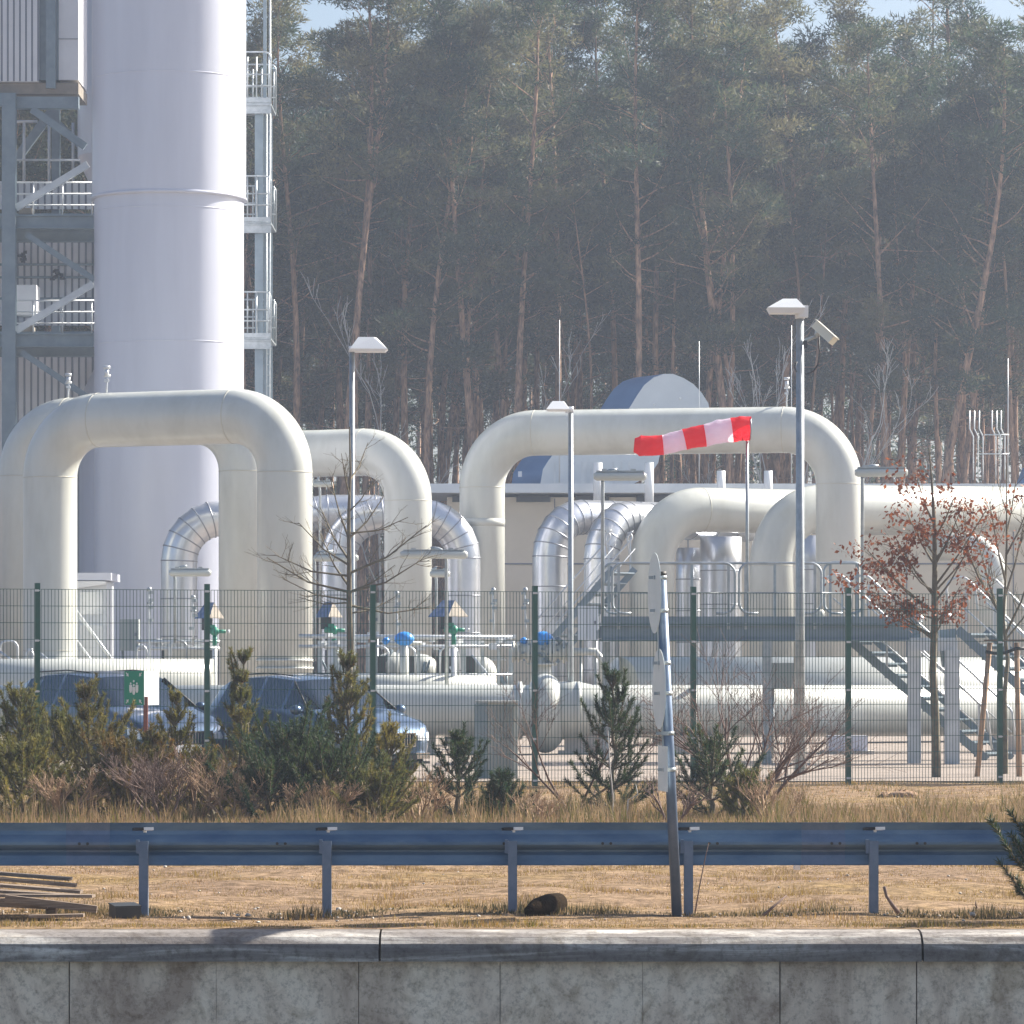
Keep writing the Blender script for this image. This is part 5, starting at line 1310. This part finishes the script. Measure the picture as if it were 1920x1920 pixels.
# ---------------------------------- planted trees at the fence
# oak with brown leaves
oak=empty('oak_sapling',leg(1752,66.5,0),'young oak with rusty brown dead leaves planted behind the fence at the right','oak tree')
Yo=66.5; rg=random.Random(21); nr=np.random.default_rng(21); mb=MB(); tips=[]; segs=[]
tp=[P(1756,1462,Yo),P(1754,1350,Yo),P(1749,1260,Yo),P(1752,1180,Yo),P(1753,1080,Yo),P(1752,980,Yo),P(1747,900,Yo),P(1742,840,Yo)]
tp[0].z=-.05; mb.tube(tp,[.075,.07,.062,.056,.045,.032,.018,.008],9,caps=False)
def at_path(z):
    for a_,b2 in zip(tp[:-1],tp[1:]):
        if a_.z<=z<=b2.z: return a_.lerp(b2,(z-a_.z)/(b2.z-a_.z))
    return tp[-1]
ends=[(1625,1030,1150),(1640,1110,1195),(1680,1010,1120),(1700,960,1060),(1690,1140,1200),(1800,960,1060),(1835,1005,1110),(1800,1100,1170),(1650,1060,1150),(1720,900,985),(1790,930,1010),(1810,1040,1130),(1665,1150,1190),(1770,1150,1190),(1850,955,1100),(1700,1060,1110),(1782,1000,1050),(1730,1000,1040),(1712,1135,1160)]
for (ex,ey,sy) in ends:
    s_=at_path(ZZ(sy,Yo)); e=P(ex,ey,Yo+rg.uniform(-.5,.5)); mid=s_.lerp(e,.5)+Vector((0,0,-.06)); L=(e-s_).length
    mb.tube([s_,mid,e],[.022,.014,.007],5,caps=False); segs.append([s_,mid,e])
    for k in range(5):
        t=rg.uniform(.35,1); q=s_.lerp(e,t); grow(mb,q,(rg.gauss(0,.6)+(.5 if ex>1752 else -.5),rg.gauss(0,.5),rg.uniform(0,.7)),L*.35+.12,.006,1,rg,tips,up=.1,kids=3,ratio=.6,nseg=3,n=3,minr=.002,segs=segs)
mb.build('trunk',BARKG,oak)
V=[]
pts_=[p for s in segs[:] for p in s[1:]]; pts_=[p for p in pts_]
for p in pts_:
    if rg.random()<.32: continue
    n=rg.randint(2,7)
    for k in range(n):
        c=np.array(p)+nr.normal(size=3)*.055; d=nr.normal(size=3)+np.array([0,0,-.6]); d/=np.linalg.norm(d); s=np.cross(d,nr.normal(size=3)); s/=np.linalg.norm(s)
        L=nr.uniform(.055,.105); w=L*.28
        a_=c; b2=c+d*L*.55-s*w; c3=c+d*L; d3=c+d*L*.5+s*w
        V.append(np.array([[a_,b2,c3],[a_,c3,d3]]))
tri_mesh('leaves',V,OAKL,oak)
# bare trees
def planted(px,Y,ytop,ends,label,seed,lean=0,r0=.07):
    rg=random.Random(seed); mb=MB(); tips=[]
    b=leg(px,Y,-.05); t=P(px+lean,ytop,Y); K=8; pth=[b.lerp(t,i/K)+Vector((rg.gauss(0,.02),0,0)) for i in range(K+1)]
    mb.tube(pth,[r0*(1-i/K*.88) for i in range(K+1)],9,caps=False)
    for (ex,ey,sy) in ends:
        z=ZZ(sy,Y); f=max(0,min(.999,(z-b.z)/(t.z-b.z))); s_=pth[int(f*K)].lerp(pth[int(f*K)+1],f*K-int(f*K)); e=P(ex,ey,Y+rg.uniform(-.7,.7)); L=(e-s_).length
        mid=s_.lerp(e,.5)+Vector((0,0,-.08*L)); rr_=min(.03,.008+L*.012); mb.tube([s_,mid,e],[rr_,rr_*.65,rr_*.3],6,caps=False)
        for k in range(int(3+L*4)):
            tt=rg.uniform(.25,1); q=(s_.lerp(mid,tt*2) if tt<.5 else mid.lerp(e,tt*2-1)); d=(e-s_).normalized()+Vector((rg.gauss(0,.6),rg.gauss(0,.6),rg.gauss(.1,.5)))
            grow(mb,q,d,L*.22+.1,rr_*.35,1,rg,tips,up=.1,kids=3,spread=.8,ratio=.6,nseg=3,n=3,minr=.0022)
    return build_top(mb,'bare_tree',BARKG,leg(px,Y,0),label,'bare tree','bare young trees along the fence')
planted(655,66.8,800,[(500,1045,1110),(515,1040,1080),(560,980,1060),(620,900,1010),(600,1000,1100),(800,985,1075),(765,970,1000),(740,1060,1110),(560,1120,1130),(700,900,960),(690,830,900),(640,850,930),(790,1050,1110),(800,1140,1135),(530,1085,1125),(720,930,1010),(740,1120,1150),(600,950,1050)],'bare young tree with wide twiggy branches in front of the left lamp post',31,-2,.085)
planted(1884,68.5,868,[(1830,1000,1170),(1855,940,1090),(1925,960,1120),(1945,1040,1190),(1905,900,1000),(1790,975,1160),(1870,900,960),(1950,1100,1200),(1845,1060,1180),(1935,930,1040)],'bare young tree at the right edge between two support stakes',32,2,.05)
# stakes
for (xb,xt,lab) in ((1832,1856,'leaning wooden tree stake left of the right edge bare tree'),(1911,1906,'upright wooden tree stake at the right picture edge')):
    Ys2=66.8; mb=MB(); a_=leg(xb,Ys2,0); b2=P(xt,1205,Ys2); mb.tube([a_,b2],.045,10); rt=tag(mb.build('tree_stake',WOODB),lab,'tree stake','wooden tree stakes')
mb=MB(); mb.bar(P(1845,1201,66.75),P(1925,1201,66.75),.05,.035); tag(mb.build('cross_batten',WOODW),'weathered horizontal batten joining the tree stakes','batten')
mb=MB(); pth=[P(1848,1222,66.7),P(1865,1225,66.65),P(1885,1224,66.7),P(1905,1216,66.7),P(1920,1216,66.7)]; mb.tube(pth,.028,8); tag(mb.build('tie_strap',BLACK),'black rubber strap tying the bare tree to its stakes','strap')
# molehill
mb=MB(); c=leg(1695,57.0,0); mb.ball(c,.20,0,22,12,(1.1,.9,.42)); mb.ball(c+Vector((-.22,.1,0)),.13,0,18,10,(1,.9,.4))
rgm=random.Random(2); mb.v=[(v[0]+rgm.gauss(0,.012),v[1]+rgm.gauss(0,.012),v[2]+rgm.gauss(0,.014)) for v in mb.v]; tag(mb.build('sand_mound',GRAVELW if False else mat('sand',(.26,.16,.10),(.36,.24,.15),rough=.95,scale=12,bump=.6)),'small sandy mound in the grass right of the middle','mound',kind='thing')

# ------------------------------------------------------------------ haze
HAZE=.00062
mb=MB(); mb.box((0,185,14.5),(1040,980,39)); hz=mb.build('haze',[])
m,nt,out=nt_new('haze_air'); pv=N(nt,'ShaderNodeVolumePrincipled'); pv.inputs['Color'].default_value=(.66,.78,1.0,1); pv.inputs['Density'].default_value=HAZE; pv.inputs['Anisotropy'].default_value=.35
nt.links.new(pv.outputs[0],out.inputs['Volume']); hz.data.materials.append(m); tag(hz,'thin pale haze filling the air between the camera and the forest','haze',kind='stuff')

# ------------------------------------------------------------------ light
az=math.atan2(.885,.465); el=R_(37)      # sun: right and behind the plant
sd_=Vector((sin(az)*cos(el),cos(az)*cos(el),sin(el)))
w=bpy.data.worlds.new('World'); SC.world=w; w.use_nodes=True; nt=w.node_tree; nt.nodes.clear()
ow=nt.nodes.new('ShaderNodeOutputWorld'); bg=nt.nodes.new('ShaderNodeBackground'); sk=nt.nodes.new('ShaderNodeTexSky')
sk.sky_type='NISHITA'; sk.sun_disc=False; sk.sun_elevation=el; sk.sun_rotation=az; sk.air_density=1.0; sk.dust_density=3.2; sk.ozone_density=2.6
bg.inputs[1].default_value=.068; nt.links.new(sk.outputs[0],bg.inputs[0]); nt.links.new(bg.outputs[0],ow.inputs[0])
L=bpy.data.lights.new('sun','SUN'); L.energy=5.0; L.angle=R_(.5); L.color=(1,.92,.80); lo=bpy.data.objects.new('sun',L); COL.objects.link(lo)
lo.rotation_euler=(-sd_).to_track_quat('-Z','Y').to_euler(); lo.location=(60,60,60)

cam=bpy.data.cameras.new('camera'); co=bpy.data.objects.new('camera',cam); COL.objects.link(co); SC.camera=co
co.location=(0,0,CH); co.rotation_euler=(R_(90),0,0); cam.sensor_width=36; cam.lens=F/1920*36; cam.shift_y=(HY-960)/1920; cam.clip_start=.5; cam.clip_end=3000
SC.view_settings.view_transform='Standard'; SC.view_settings.look='None'; SC.view_settings.exposure=1.32; SC.view_settings.gamma=1
SC.cycles.use_denoising=True
try: SC.cycles.denoiser='OPENIMAGEDENOISE'
except Exception: pass
SC.cycles.max_bounces=8; SC.cycles.volume_bounces=1; SC.cycles.transparent_max_bounces=16; SC.cycles.use_adaptive_sampling=True; SC.cycles.adaptive_threshold=.02
